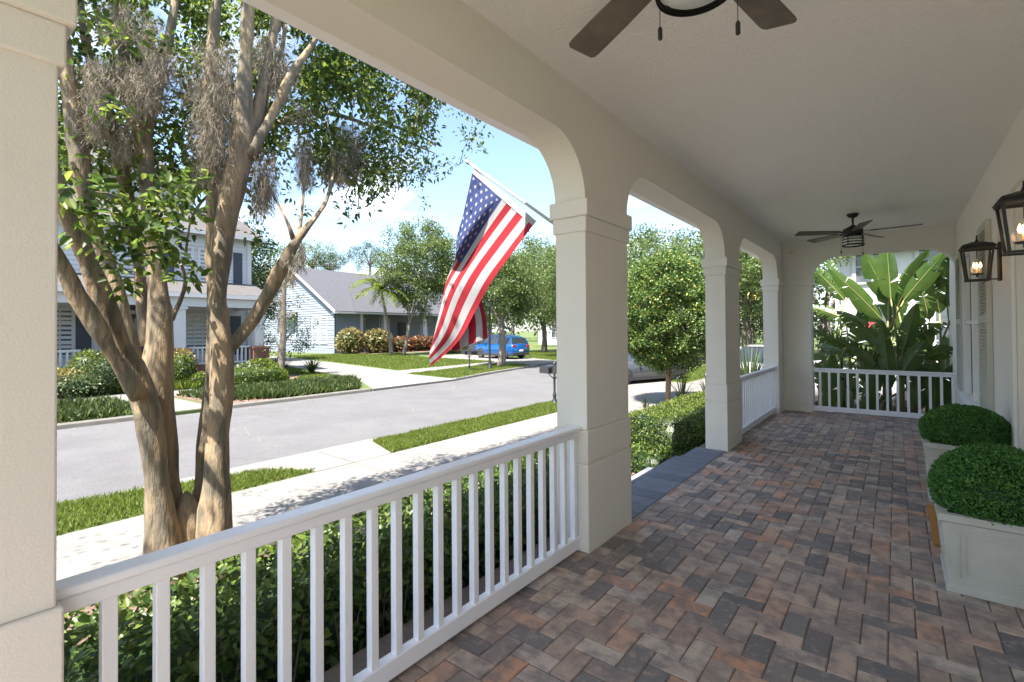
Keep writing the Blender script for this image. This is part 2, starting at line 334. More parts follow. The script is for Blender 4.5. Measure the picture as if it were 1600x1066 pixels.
def bush(name, label, cat, c, rad, leaf, n, m, group=None, lump=1.0, six=False, ratio=.5, parent=None, core='dark_leaf', box=False, sq=2.0, coreS=.82, upb=.4):
    """one clipped or rounded bush: leaves over an (super)ellipsoid skin and a dark core that stands in for inner shade"""
    c = np.array(c, float); rad = np.array(rad, float)
    if parent is None: base = thing(name, label, cat, (c[0], c[1], c[2]-rad[2]), group)
    else: base = parent
    d = rnd_dirs(n, 0.15)
    k = (np.abs(d)**sq).sum(1)**(-1/sq)          # superellipsoid radius
    bump = np.array([1+.07*lump*mnoise.noise(Vector(q*3.2)+Vector((c[0], c[1], 3)))+.035*lump*mnoise.noise(Vector(q*9)) for q in d*k[:, None]])
    r = k*bump*(1-.16*rng.random(n)**1.6)
    P = c+d*rad*r[:, None]
    D = unit(d*.8+rng.normal(size=(n, 3))*.75); Nn = unit(d+rng.normal(size=(n, 3))*.5+np.array([0, 0, upb]))
    L = leaf*rng.uniform(.6, 1.25, n)
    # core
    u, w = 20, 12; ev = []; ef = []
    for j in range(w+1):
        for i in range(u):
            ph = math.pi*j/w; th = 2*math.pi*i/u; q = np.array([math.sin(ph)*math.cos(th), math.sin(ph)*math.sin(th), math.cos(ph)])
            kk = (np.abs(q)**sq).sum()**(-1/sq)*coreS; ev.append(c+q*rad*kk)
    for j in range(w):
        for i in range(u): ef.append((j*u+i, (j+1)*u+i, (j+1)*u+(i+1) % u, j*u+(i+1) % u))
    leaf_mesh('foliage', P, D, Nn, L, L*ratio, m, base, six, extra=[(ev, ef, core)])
    return base
def pt_in_poly(x, y, poly):
    ins = np.zeros(len(x), bool); n = len(poly); j = n-1
    for i in range(n):
        xi, yi = poly[i]; xj, yj = poly[j]
        c = ((yi > y) != (yj > y)) & (x < (xj-xi)*(y-yi)/(yj-yi+1e-12)+xi); ins ^= c; j = i
    return ins
def grass(name, label, poly, n, h, m='grass_blade', z=-.5, w=.006, cat='grass', clump=0, edge=.0):
    xs = [p[0] for p in poly]; ys = [p[1] for p in poly]; x = rng.uniform(min(xs)-edge, max(xs)+edge, n*3); y = rng.uniform(min(ys), max(ys), n*3)
    k = pt_in_poly(x, y, poly); x = x[k][:n]; y = y[k][:n]; n = len(x)
    P = np.stack([x, y, np.full(n, z)], 1); D = unit(rng.normal(size=(n, 3))*[.45, .45, .1]+np.array([0, 0, .8]))
    Nn = unit(rng.normal(size=(n, 3))*[1, 1, .15]); hh = h*rng.uniform(.5, 1.2, n)
    if clump: hh *= np.array([1+clump*mnoise.noise(Vector((a*1.7, b*1.7, 0))) for a, b in zip(x, y)])
    o = leaf_mesh(name, P, D, Nn, hh, np.full(n, w)*rng.uniform(.7, 1.4, n), m, None, False)
    return tag(o, label, cat, kind='stuff')

# ================================================================= THE SETTING: ground, road, paths
GZ = -.5
m_ = MB(); m_.add([(-900, -900, -.62), (900, -900, -.62), (900, 900, -.62), (-900, 900, -.62)], [(0, 1, 2, 3)])
struct('ground', m_, 'lawn_base')
farK = [(-14.6, -60), (-14.6, 5), (-14.75, 14.6), (-15.7, 18.5), (-17.3, 26.8), (-20.5, 38), (-26, 52), (-40, 75)]
nearK = [(-7.75, -60), (-7.75, 12.5), (-8.0, 17), (-8.6, 22), (-10, 30), (-13, 40), (-19, 55), (-33, 78)]
m_ = MB(); m_.poly(nearK[::-1][::-1]+farK[::-1], -.565); struct('road', m_, 'asphalt')
def lawn(poly, name='lawn', mat_='lawn_base'):
    q = MB(); q.poly(poly, GZ, -.61); return struct(name, q, mat_)
lawn([(-7.8, -60), (-7.8, 12.5), (-8.05, 17), (-8.65, 22), (-10.05, 30), (-13, 40), (-19, 55), (-33, 78), (60, 78), (60, -60)])
lawn([(-14.75, -60), (-14.75, 5), (-14.9, 14.6), (-15.85, 18.5), (-17.45, 26.8), (-20.65, 38), (-26.15, 52), (-40, 75), (-120, 75), (-120, -60)])
# kerb on the far side of the road
def kerb(pts, name='kerb'):
    q = MB()
    for (x0, y0), (x1, y1) in zip(pts[:-1], pts[1:]):
        w = .30
        q.add([(x0, y0, -.60), (x0-.03, y0, -.47), (x0-w, y0, -.465), (x1, y1, -.60), (x1-.03, y1, -.47), (x1-w, y1, -.465), (x0-w, y0, -.6), (x1-w, y1, -.6)],
              [(0, 3, 4, 1), (1, 4, 5, 2), (2, 5, 7, 6), (0, 1, 2, 6), (3, 7, 5, 4)])
    return struct(name, q, 'kerb_concrete', bevel=.015)
kerb([(-14.6, -40), (-14.6, 3.9)]); kerb([(-14.6, 5.8), (-14.62, 10.6)]); kerb([(-14.78, 15.0), (-15.7, 18.5), (-17.3, 26.8), (-20.5, 38), (-26, 52)])
# concrete sheets
def slab(polys, name, joints=(), z=-.494, mat_='concrete', thick=.12):
    q = MB()
    for p in polys: q.poly(p, z, z-thick)
    o = struct(name, q, mat_)
    if joints:
        j = MB()
        for (a, b, c, d) in joints:
            v = Vector((c-a, d-b)).normalized(); nn = Vector((-v.y, v.x))*.006
            j.add([(a+nn.x, b+nn.y, z+.004), (c+nn.x, d+nn.y, z+.004), (c-nn.x, d-nn.y, z+.004), (a-nn.x, b-nn.y, z+.004)], [(0, 3, 2, 1)])
        struct(name+'_joints', j, 'joint_dark')
    return o
jn = [(-6.7, y, -5.3, y) for y in np.arange(-9.5, 12, 1.55)]+[(-6.7, 3.9, -6.7, 5.3), (-7.75, 4.55, -5.3, 4.5)]
slab([[(-6.72, -30), (-5.28, -30), (-5.28, 11.2), (-6.7, 11.2)]], 'sidewalk', jn)
slab([[(-7.9, 1.3), (-7.6, 2.5), (-7.45, 3.2), (-7.2, 3.65), (-6.72, 3.92), (-6.7, 5.25), (-7.72, 5.60), (-7.86, 5.9), (-7.92, 5.7)]], 'path', z=-.490)
slab([[(-7.95, 12.3), (-5.28, 11.2), (3.5, 11.2), (6, 11.4), (6, 17.5), (-3.4, 17.3), (-5.6, 18.6), (-8.2, 19.2)]], 'driveway', [(-5.3, 11.2, -5.6, 18.6), (-2.5, 11.2, -2.5, 17.4), (-8, 14.7, 6, 14.4)], z=-.493)
slab([[(-6.3, 18.9), (-4.8, 18.2), (-4.4, 40), (-6.2, 40)]], 'sidewalk', z=-.488)
# across the street
jn = [(-20.15, y, -18.6, y) for y in np.arange(-12, 13, 1.55)]
slab([[(-20.15, -40), (-18.6, -40), (-18.6, 12.2), (-20.15, 12.9)]], 'sidewalk', jn)
slab([[(-22.4, 4.3), (-14.85, 4.3), (-14.85, 5.6), (-22.4, 5.6)]], 'path', z=-.489)
slab([[(-14.7, 10.7), (-14.76, 15.0), (-18.6, 15.4), (-20.4, 16.4), (-29, 18.2), (-42, 20.5), (-42, 17.3), (-29, 14.9), (-20.2, 12.9), (-17, 11.9)]], 'driveway', [(-18.6, 12.2, -18.6, 15.4), (-20.3, 12.9, -20.4, 16.4), (-26, 14.2, -26, 17.5)], z=-.485)
slab([[(-18.6, 15.4), (-20.4, 16.4), (-20.9, 23), (-22.2, 30), (-24.5, 38), (-23.2, 38), (-20.9, 30), (-19.6, 23)]], 'sidewalk', z=-.482)
slab([[(-16.75, 23.6), (-17.5, 27.6), (-19.9, 28.8), (-30, 31.5), (-30, 26.5), (-20, 25.3)]], 'driveway', z=-.478)
slab([[(-17.8, 30), (-18.6, 33), (-40, 46), (-40, 42)]], 'path', z=-.479)
def cracks(name, segs, m, z):
    q = MB()
    for (x, y, an, ln, w) in segs:
        p = Vector((x, y)); a = an; pts = [p.copy()]
        for _ in range(int(ln/.12)): a += random.gauss(0, .28); p = p+Vector((math.cos(a), math.sin(a)))*.12; pts.append(p.copy())
        for i in range(len(pts)-1):
            d = (pts[i+1]-pts[i]).normalized(); nn = Vector((-d.y, d.x))*w*random.uniform(.5, 1)
            q.add([(*(pts[i]+nn), z), (*(pts[i]-nn), z), (*(pts[i+1]-nn), z), (*(pts[i+1]+nn), z)], [(0, 1, 2, 3)])
    return struct(name, q, m)
cracks('road_cracks', [(-9.2, 1.5, 1.3, 4, .007), (-11.5, 3, 1.8, 6, .009), (-10, 8, 1.4, 7, .010), (-12.6, 12, 1.6, 9, .012), (-8.4, 6.5, .4, 1.5, .006), (-13.2, 5, 2.8, 2, .008), (-11, 16, 1.5, 8, .014), (-9.6, 4.4, 2.9, 2.5, .007)], 'joint_dark', -.561)
# planting beds
def bed(poly, name='flower_bed', z=-.483):
    q = MB(); q.poly(poly, z, z-.1); return struct(name, q, 'mulch')
bed([(-5.15, -6), (-2.15, -6), (-2.15, 4.1), (-5.15, 4.1)])
bed([(-4.0, 6.35), (-2.0, 6.35), (-2.0, 11), (-4.9, 11), (-4.3, 8)])
bed([(-22.6, -14), (-20.3, -14), (-20.3, 4.2), (-22.6, 4.2)]); bed([(-22.6, 5.7), (-20.3, 5.7), (-20.6, 10.9), (-22.6, 12.6)])
bed([(-18.45, 5.75), (-14.95, 5.75), (-14.95, 8.2), (-18.45, 9)])
bed([(-41.4, 26), (-38, 26), (-36.5, 27.5), (-37.5, 40), (-41.4, 40)]); bed([(-3.5, 11.0), (.75, 10.9), (2, 11.1), (-3.5, 11.15)])
bed([(-2.2, 10.9), (3, 10.9), (3, 14.2), (-2.2, 14.2)], z=-.475)
# front walk and steps
m_ = MB(); m_.box(-5.28, -2.7, 4.15, 6.25, -.6, -.492); struct('path_bed', m_, 'joint_sand')
m_ = MB()
for i in range(12):
    for j in range(20):
        x = -5.26+i*.213+(0 if j % 2 else .1); y = 4.17+j*.1035
        if x+.2 < -2.7: m_.cbox(x, x+.205, y, y+.096, -.52, -.486, .006)
struct('path_pavers', m_, 'walk_paver')
m_ = MB()
m_.box(-2.38, -2.10, 3.72, 6.60, -.6, -.185); m_.box(-2.68, -2.38, 3.9, 6.5, -.6, -.345)
struct('steps', m_, 'joint_sand')
m_ = MB(); y = 3.72
while y < 6.55:
    m_.cbox(-2.40, -2.10, y, y+.205, -.185, -.165, .008)
    if 3.9 < y < 6.3: m_.cbox(-2.70, -2.402, y, y+.205, -.345, -.325, .008)
    y += .21
struct('step_pavers', m_, 'border_paver')
# porch floor: base + herringbone pavers + edge course
m_ = MB(); m_.box(-2.08, .80, -3.5, 10.9, -.6, -.006); struct('porch_floor_base', m_, 'joint_sand')
WU = .11; gp = .0026; m_ = MB(); ax0, ay0 = -.82, 3.07
xl, xr_, yl, yr_ = -1.725, .775, -3.3, 10.84
def clipbox(x0, x1, y0, y1):
    x0 = max(x0, xl if y1 > 3.705 and y0 < 6.61 else -1.955); x1 = min(x1, xr_); y0 = max(y0, yl); y1 = min(y1, yr_)
    if x1-x0 > .02 and y1-y0 > .02:
        z = random.gauss(0, .0011); n0 = len(m_.v); m_.cbox(x0+gp, x1-gp, y0+gp, y1-gp, -.02, z, .0045)
        tx, ty = random.gauss(0, .006), random.gauss(0, .006); cx_, cy_ = (x0+x1)/2, (y0+y1)/2
        for k in range(n0+4, len(m_.v)):
            a = m_.v[k]; m_.v[k] = (a[0], a[1], a[2]+(a[0]-cx_)*tx+(a[1]-cy_)*ty)
for j in range(-62, 75):
    for i in range(-16, 20):
        if (i+j) % 4 == 0:                      # brick lying across the porch, far-left corner at i, j
            clipbox(ax0+i*WU, ax0+(i+2)*WU, ay0+(j-1)*WU, ay0+j*WU)
        if (i+j) % 4 == 2:                      # brick lying along the porch
            clipbox(ax0+i*WU, ax0+(i+1)*WU, ay0+(j-1)*WU, ay0+(j+1)*WU)
struct('porch_floor', m_, 'paver')
m_ = MB(); y = 3.72
while y < 6.6:
    yy = min(y+.21, 6.602); m_.cbox(-2.10, -1.728, y+.002, yy-.002, -.05, .001, .006); y += .21
struct('porch_floor_edge', m_, 'border_paver')

# ================================================================= OUR PORCH
X0, XO, Y0, Y1, Y1B, Y2, Y2B, Y3, Y4 = -1.712, -1.962, .275, 3.029, 3.709, 6.605, 7.32, 10.144, 10.606
ZT, ZM, Z3, ZB, ZG, HC, SOF = 2.474, 2.358, 2.249, .846, .617, 3.224, 2.872
porch = thing('porch', 'cream stucco porch of the house with arched openings, white ceiling and brick floor', 'porch', (0, 0, 0))
def column(x0, x1, y0, y1, name='column'):
    q = MB()
    q.box(x0, x1, y0, y1, ZB, ZT+.002)
    e = .013; q.box(x0-e, x1+e, y0-e, y1+e, ZG+.008, ZB); q.box(x0-e+.005, x1+e-.005, y0-e+.005, y1+e-.005, ZG-.008, ZG+.01)
    q.box(x0-e, x1+e, y0-e, y1+e, -.02, ZG-.008)
    q.box(x0-.014, x1+.014, y0-.014, y1+.014, Z3, ZM); q.box(x0-.032, x1+.032, y0-.032, y1+.032, ZM-.001, ZT)
    return build(name, q, 'stucco', porch, bevel=.006)
for a, b in ((Y0-.70, Y0), (Y1, Y1B), (Y2, Y2B), (Y3, Y4+.25)): column(XO, X0, a, b)
column(X0+.002, -1.239, Y4, Y4+.25, 'end_pier')
def arch_z(y, a, b, r=.40):
    d = min(y-a, b-y)
    if d >= r: return SOF
    t_ = max(0, 1-d/r); return SOF-r*(1-math.sqrt(max(0, 1-t_*t_)))
def arcade(q, x0, x1, bays, lo, hi, ax='y', top=HC+.12):
    ys = [(lo, ZT)];
    for a, b in bays:
        ys.append((a, ZT)); n = 14; r = .40
        pts = [a+r*(1-math.cos(math.pi/2*k/n)) for k in range(n+1)]+[b-r*(1-math.cos(math.pi/2*(n-k)/n)) for k in range(n+1)]
        for y_ in pts: ys.append((y_, arch_z(y_, a, b)))
        ys.append((b, ZT))
    ys.append((hi, ZT)); vs = []
    for y_, z in ys:
        for x in (x0, x1):
            for zz in (z, top): vs.append((x, y_, zz) if ax == 'y' else (y_, x, zz))
    fs = []
    for i in range(len(ys)-1):
        a = i*4; b = a+4
        fs += [(a, b, b+1, a+1), (a+2, a+3, b+3, b+2), (a, a+2, b+2, b)]
    q.add(vs, fs)
q = MB(); arcade(q, XO, X0, [(Y0, Y1), (Y1B, Y2), (Y2B, Y3)], Y0-.7, Y4+.25); build('arcade_beam', q, 'stucco', porch, bevel=.004, seg=1)
q = MB(); arcade(q, Y4+.002, Y4+.248, [(-1.239, .779)], X0+.002, .80, ax='x'); build('end_beam', q, 'stucco', porch, bevel=.004, seg=1)
q = MB(); q.box(XO-.085, XO-.002, -.8, Y4+.3, SOF+.004, HC+.1); q.box(XO-.12, XO-.086, -.8, Y4+.3, HC-.16, HC+.1); build('outer_trim', q, 'white_trim', porch, bevel=.005)
q = MB(); q.box(X0+.001, .9, -1.65, Y4+.002, HC, HC+.1); build('ceiling', q, 'ceiling_paint', porch)
# wall of the house with window and door recess
wx = .78
q = MB()
def wallseg(y0, y1, z0, z1, x=wx): q.box(x, x+.22, y0, y1, z0, z1)
WIN = (7.72, 9.55, .62, 2.62); DOOR = (4.62, 5.72, 0, 2.55)
wallseg(-.9, DOOR[0], -.5, HC); wallseg(DOOR[0], DOOR[1], DOOR[3], HC); wallseg(DOOR[1], WIN[0], -.5, HC)
wallseg(WIN[0], WIN[1], -.5, WIN[2]); wallseg(WIN[0], WIN[1], WIN[3], HC); wallseg(WIN[1], Y4+1.7, -.5, HC)
build('wall', q, 'stucco_wall', porch)
q = MB(); q.box(wx+.14, wx+.2, DOOR[0], DOOR[1], 0, DOOR[3]); dr = build('door', q, 'cream_panel', porch)
q = MB()
for z0, z1 in ((.2, .95), (1.1, 2.3)):
    for y0, y1 in ((4.75, 5.12), (5.22, 5.58)): q.box(wx+.128, wx+.139, y0, y1, z0, z1)
build('door_panel', q, 'white_trim', dr, bevel=.006)
q = MB(); q.box(wx-.028, wx-.001, DOOR[0]-.12, DOOR[0], 0, 2.67); q.box(wx-.028, wx-.001, DOOR[1], DOOR[1]+.12, 0, 2.67); q.box(wx-.03, wx-.001, DOOR[0]-.12, DOOR[1]+.12, 2.672, 2.80)
build('door_frame', q, 'stucco_wall', porch, bevel=.006)
q = MB(); y0, y1, z0, z1 = WIN
q.box(wx-.03, wx+.05, y0, y0+.09, z0, z1); q.box(wx-.03, wx+.05, y1-.09, y1, z0, z1); q.box(wx-.03, wx+.05, y0+.09, y1-.09, z1-.09, z1)
q.box(wx-.01, wx+.05, (y0+y1)/2-.05, (y0+y1)/2+.05, z0, z1-.09); q.box(wx+.0, wx+.045, y0+.09, y1-.09, (z0+z1)/2-.025, (z0+z1)/2+.025)
wf = build('window', q, 'white_trim', porch, bevel=.004)
q = MB(); q.box(wx-.07, wx+.05, y0-.07, y1+.07, z0-.09, z0-.002); build('sill', q, 'white_trim', wf, bevel=.006)
q = MB(); q.box(wx+.06, wx+.065, y0, y1, z0, z1); build('pane', q, 'cream_panel', wf)
def shutter(y0, y1, z0=.62, z1=2.66):
    q = MB(); x1 = wx-.003; x0 = x1-.042; f = .055
    q.box(x0, x1, y0, y0+f, z0, z1); q.box(x0, x1, y1-f, y1, z0, z1)
    for a, b in ((z0, z0+.08), ((z0+z1)/2-.04, (z0+z1)/2+.04), (z1-.08, z1)): q.box(x0+.001, x1-.001, y0+f, y1-f, a, b)
    z = z0+.1
    while z < z1-.09:
        if abs(z-(z0+z1)/2) > .06: q.add([(x0+.004, y0+f, z-.012), (x0+.004, y1-f, z-.012), (x1-.008, y0+f, z+.016), (x1-.008, y1-f, z+.016), (x0+.01, y0+f, z-.016), (x0+.01, y1-f, z-.016), (x1-.002, y0+f, z+.012), (x1-.002, y1-f, z+.012)], [(0, 1, 3, 2), (4, 6, 7, 5), (0, 4, 5, 1)])
        z += .036
    q.box(x1-.006, x1-.001, y0+f, y1-f, z0+.08, z1-.08)
    return build('shutter', q, 'shutter_paint', porch)
shutter(6.98, 7.66); shutter(9.62, 10.3)
q = MB(); q.box(X0, wx-.002, Y4-.02, Y4, HC-.001, HC+.05)
# house roof slab above (unseen; ends placed to steer where sun falls)
q = MB(); q.box(XO-.42, 9, -1.7, Y4+.7, HC+.13, HC+.33); build('roof', q, 'roof_gray', porch)
q = MB(); q.box(1.0, 9, -.9, Y4+1.7, -.5, HC+.128); build('house_body', q, 'stucco_wall', porch)
# small ceiling detectors
q = MB(); c = PX(1228, 384, -1.5); c = Vector((-1.55, Y4-.002, 3.0))
q.tube([(c.x, Y4-.001, c.z), (c.x, Y4-.05, c.z)], [.035, .03], 14); build('wall_light_cap', q, 'cream_panel', porch)

def railing(label, axis, c, a, b, ztop, first=0, spacing=.118, zb=.055, group='white porch railings', tw=.085, endlip=True):
    loc = (c, (a+b)/2, 0) if axis == 'y' else ((a+b)/2, c, 0)
    t_ = thing('porch_railing', label, 'railing', loc, group)
    def bx(q, u0, u1, w0, w1, z0, z1):
        if axis == 'y': q.box(w0, w1, u0, u1, z0, z1)
        else: q.box(u0, u1, w0, w1, z0, z1)
    q = MB(); bx(q, a, b, c-tw/2, c+tw/2, ztop-.028, ztop); bx(q, a, b, c-.027, c+.027, ztop-.075, ztop-.029); build('top_rail', q, 'white_rail', t_, bevel=.009, seg=3)
    q = MB(); bx(q, a, b, c-.026, c+.026, zb, zb+.085); build('bottom_rail', q, 'white_rail', t_, bevel=.006)
    n = int((b-first-.02)/spacing)+1
    for k in range(n):
        u = first+spacing*k
        q = MB(); bx(q, u-.0185, u+.0185, c-.0185, c+.0185, zb+.084, ztop-.074); build('baluster', q, 'white_rail', t_, bevel=.003, seg=2)
    return t_
r_ = railing('white railing nearest the camera, in the first arch under the flag', 'y', -1.79, Y0-.03, Y1-.005, .872, first=.398, spacing=.1286, zb=.02)
railing('white railing in the third arch, beside the far corner column', 'y', -1.79, Y2B+.01, Y3-.005, .86, first=7.42, spacing=.1286, zb=.03)
railing('white railing across the far end of the porch, in front of the broad leaves', 'x', Y4+.05, -1.228, .778, .82, first=-1.118, spacing=.1408, zb=.035)

# ---- ceiling fans
def make_fan(c, a0, label):
    t_ = thing('ceiling_fan', label, 'ceiling fan', c, 'ceiling fans on the porch')
    x, y, z = c                                    # z = ceiling
    q = MB(); q.lathe([(0, 0), (.075, 0), (.078, -.012), (.055, -.045), (.028, -.055), (0, -.055)], c, 28); build('canopy', q, 'iron', t_, smooth=True)
    q = MB(); q.tube([(x, y, z-.05), (x, y, z-.18)], .013, 12); build('downrod', q, 'iron', t_, smooth=True)
    q = MB(); q.lathe([(0, -.165), (.035, -.17), (.06, -.19), (.115, -.215), (.125, -.235), (.125, -.29), (.105, -.315), (.10, -.325), (0, -.325)], c, 32); build('motor', q, 'iron', t_, smooth=True, bevel=.002)
    q = MB(); q.lathe([(0, -.33), (.125, -.33), (.125, -.445), (.115, -.455), (0, -.462)], c, 32); build('lamp_shade', q, 'lamp_glass', t_, smooth=True)
    q = MB()
    for zz in (-.335, -.375, -.415, -.455):
        r_o = .134; q.lathe([(r_o-.008, zz-.006), (r_o, zz-.007), (r_o, zz+.007), (r_o-.008, zz+.006)], c, 36)
    for k in range(4):
        an = R(45+90*k+20); q.obox((x+.13*math.cos(an), y+.13*math.sin(an), z-.33), (x+.13*math.cos(an), y+.13*math.sin(an), z-.46), .012, .012)
    q.lathe([(.136, -.47), (.142, -.45), (.128, -.445), (.12, -.462)], c, 36)
    build('lamp_cage', q, 'iron', t_, smooth=False)
    for k in range(5):
        an = R(a0+72*k); u = Vector((math.cos(an), math.sin(an), 0)); v = Vector((-math.sin(an), math.cos(an), 0)); pit = R(12)
        vv = v*math.cos(pit)+Vector((0, 0, 1))*math.sin(pit); nn = u.cross(vv)
        o = Vector((x, y, z-.268))
        prof = [(.20, .052), (.24, .062), (.50, .074), (.735, .080), (.768, .077), (.785, .062)]
        out = [(r, w) for r, w in prof]+[(r, -w) for r, w in reversed(prof)]
        q = MB(); vs = [o+u*r+vv*w+nn*.005 for r, w in out]+[o+u*r+vv*w-nn*.005 for r, w in out]; n = len(out)
        q.add(vs, [tuple(range(n)), tuple(reversed(range(n, 2*n)))]+[(i, n+i, n+(i+1) % n, (i+1) % n) for i in range(n)])
        bl = build('blade', q, 'fan_wood', t_, bevel=.003)
        q = MB(); q.obox(o+u*.10+Vector((0, 0, .0)), o+u*.27+nn*.009, .05, .007, nn); q.obox(o+u*.22+nn*.0065, o+u*.30+nn*.0065, .09, .005, nn); build('blade_arm', q, 'iron', bl)
    for (dx_, dy_, ln) in ((-.15, .05, .20), (.11, .13, .24)):
        q = MB(); q.tube([(x+dx_, y+dy_, z-.31), (x+dx_, y+dy_, z-.31-ln)], .0017, 6); q.tube([(x+dx_, y+dy_, z-.31-ln), (x+dx_, y+dy_, z-.312-ln-.006), (x+dx_, y+dy_, z-.312-ln-.045), (x+dx_, y+dy_, z-.312-ln-.05)], [.004, .0085, .0085, .004], 10)
        build('pull_chain', q, 'iron', t_)
    return t_
make_fan((-.55, 1.78, HC), 79.3, 'dark wood ceiling fan overhead, cut by the top of the picture')
make_fan((-.48, 8.72, HC), 68, 'dark ceiling fan with banded glass drum, farther down the porch')

# ---- wall lanterns
def make_lantern(y, label):
    c = Vector((wx, y, 2.16)); t_ = thing('wall_lantern', label, 'wall lamp', c, 'black wall lanterns')
    x = wx
    q = MB(); q.box(x-.022, x-.001, y-.055, y+.055, 1.985, 2.345); build('back_plate', q, 'iron', t_, bevel=.003)
    cx_ = x-.165; zt_, zb_ = 2.305, 2.0; wt, wb = .105, .075; L = []
    q = MB(); q.obox((x-.02, y, 2.29), (cx_+.09, y, 2.29), .014, .014); q.obox((x-.02, y, 2.005), (cx_+.07, y, 2.005), .012, .012)
    q.tube([(x-.03, y, 2.28), (x-.05, y, 2.325), (x-.09, y, 2.33)], .006, 8); build('arm', q, 'iron', t_)
    q = MB()
    for sx, sy in ((-1, -1), (-1, 1), (1, -1), (1, 1)):
        q.obox((cx_+sx*wb, y+sy*wb, zb_), (cx_+sx*wt, y+sy*wt, zt_), .016, .016, (1, 0, 0))
    for w, z, th in ((wb, zb_, .014), (wt, zt_-.004, .016)):
        for (a, b) in (((-1, -1), (1, -1)), ((1, -1), (1, 1)), ((1, 1), (-1, 1)), ((-1, 1), (-1, -1))):
            q.obox((cx_+a[0]*w*1.06, y+a[1]*w*1.06, z), (cx_+b[0]*w*1.06, y+b[1]*w*1.06, z), .018, th)
    build('frame', q, 'iron', t_)
    q = MB(); W_ = .128
    q.add([(cx_-W_, y-W_, zt_+.004), (cx_+W_, y-W_, zt_+.004), (cx_+W_, y+W_, zt_+.004), (cx_-W_, y+W_, zt_+.004), (cx_-.108, y-.108, zt_+.03), (cx_+.108, y-.108, zt_+.03), (cx_+.108, y+.108, zt_+.03), (cx_-.108, y+.108, zt_+.03),
           (cx_-.03, y-.03, zt_+.062), (cx_+.03, y-.03, zt_+.062), (cx_+.03, y+.03, zt_+.062), (cx_-.03, y+.03, zt_+.062)],
          [(3, 2, 1, 0), (0, 1, 5, 4), (1, 2, 6, 5), (2, 3, 7, 6), (3, 0, 4, 7), (4, 5, 9, 8), (5, 6, 10, 9), (6, 7, 11, 10), (7, 4, 8, 11), (8, 9, 10, 11)])
    rf = build('roof', q, 'iron', t_, bevel=.003)
    q = MB(); q.tube([(cx_, y, zt_+.06), (cx_, y, zt_+.075), (cx_, y, zt_+.09), (cx_, y, zt_+.125)], [.02, .012, .007, .005], 10); build('finial', q, 'iron', rf)
    for (sx, sy) in ((0, -1), (0, 1), (-1, 0), (1, 0)):
        q = MB(); px = (-sy, sx)
        pts = []
        for z, w in ((zb_+.008, wb), (zt_-.01, wt)):
            for s_ in (-1, 1): pts.append((cx_+sx*w+px[0]*s_*(w-.006), y+sy*w+px[1]*s_*(w-.006), z))
        q.add([pts[0], pts[1], pts[3], pts[2]], [(0, 1, 2, 3)]); build('pane', q, 'clear_glass', t_)
    q = MB(); q.tube([(cx_, y, zt_), (cx_, y, zt_-.1)], .004, 8); q.lathe([(.0, .052), (.038, .054), (.05, .064), (.038, .062), (0, .058)], (cx_, y, zb_), 16)
    q.tube([(cx_, y, zb_+.03), (cx_, y, zb_+.06)], .008, 8); build('candle_tray', q, 'iron', t_)
    for dx_, dy_ in ((-.022, -.016), (.022, -.012), (0, .024)):
        q = MB(); q.tube([(cx_+dx_, y+dy_, zb_+.06), (cx_+dx_, y+dy_, zb_+.115)], .009, 10); cd = build('candle', q, 'candle', t_)
        q = MB(); q.lathe([(.001, .115), (.008, .122), (.0115, .137), (.008, .155), (.001, .172)], (cx_+dx_, y+dy_, zb_), 12); build('bulb', q, 'bulb', cd, smooth=True)
    return t_
make_lantern(6.42, 'lit black wall lantern between the front door and the shuttered window')
make_lantern(4.22, 'lit black wall lantern at the right edge, nearer the camera')

# ---- planters with clipped balls
def make_planter(x, y, rot, label, h=.46, br=(.31, .31, .27)):
    t_ = thing('planter', label, 'planter', (x, y, 0), 'square stone planters by the front door')
    w0, w1 = .245, .275
    q = MB()
    def frus(wa, za, wb, zb2, cap=False):
        q.add([(x+sx*wa, y+sy*wa, za) for sx, sy in ((-1, -1), (1, -1), (1, 1), (-1, 1))]+[(x+sx*wb, y+sy*wb, zb2) for sx, sy in ((-1, -1), (1, -1), (1, 1), (-1, 1))],
              [(0, 1, 5, 4), (1, 2, 6, 5), (2, 3, 7, 6), (3, 0, 4, 7)]+([(4, 5, 6, 7)] if cap else []))
    frus(w0+.012, 0, w0+.012, .035); frus(w0+.012, .035, w0, .045); frus(w0, .045, w1, h-.05); frus(w1, h-.05, w1+.018, h-.04); frus(w1+.018, h-.04, w1+.018, h); frus(w1+.018, h, w1-.03, h); frus(w1-.03, h, w1-.03, h-.06); frus(w1-.03, h-.06, .01, h-.055, True)
    pot = build('pot', q, 'planter_stone', t_, bevel=.004)
    q = MB()                                            # raised panel mouldings on each side
    for sx, sy in ((-1, 0), (0, -1), (1, 0), (0, 1)):
        for ins, th in ((.045, .010), (.075, .006)):
            zc0, zc1 = .045+ins, h-.05-ins
            def pt(s_, z):
                w = w0+(w1-w0)*(z-.045)/(h-.095)+.002; l = (w0-ins)*s_
                return (x+sx*w+(-sy)*l, y+sy*w+sx*l, z)
            for a, b in ((pt(-1, zc0), pt(1, zc0)), (pt(1, zc0), pt(1, zc1)), (pt(1, zc1), pt(-1, zc1)), (pt(-1, zc1), pt(-1, zc0))): q.obox(a, b, th, th)
    build('panel_moulding', q, 'planter_stone', pot)
    q = MB(); q.tube([(x, y, h-.06), (x, y, h+.05)], .03, 10); build('stem', q, 'bark', t_)
    bush('x', None, None, (x, y, h+br[2]*.36), br, .0165, 34000, 'box_leaf', parent=t_, ratio=.62, coreS=.9, upb=.1, lump=.45)
    return t_
make_planter(.47, 4.12, 0, 'gray square planter with a clipped green ball, nearest the camera', br=(.318, .318, .275))
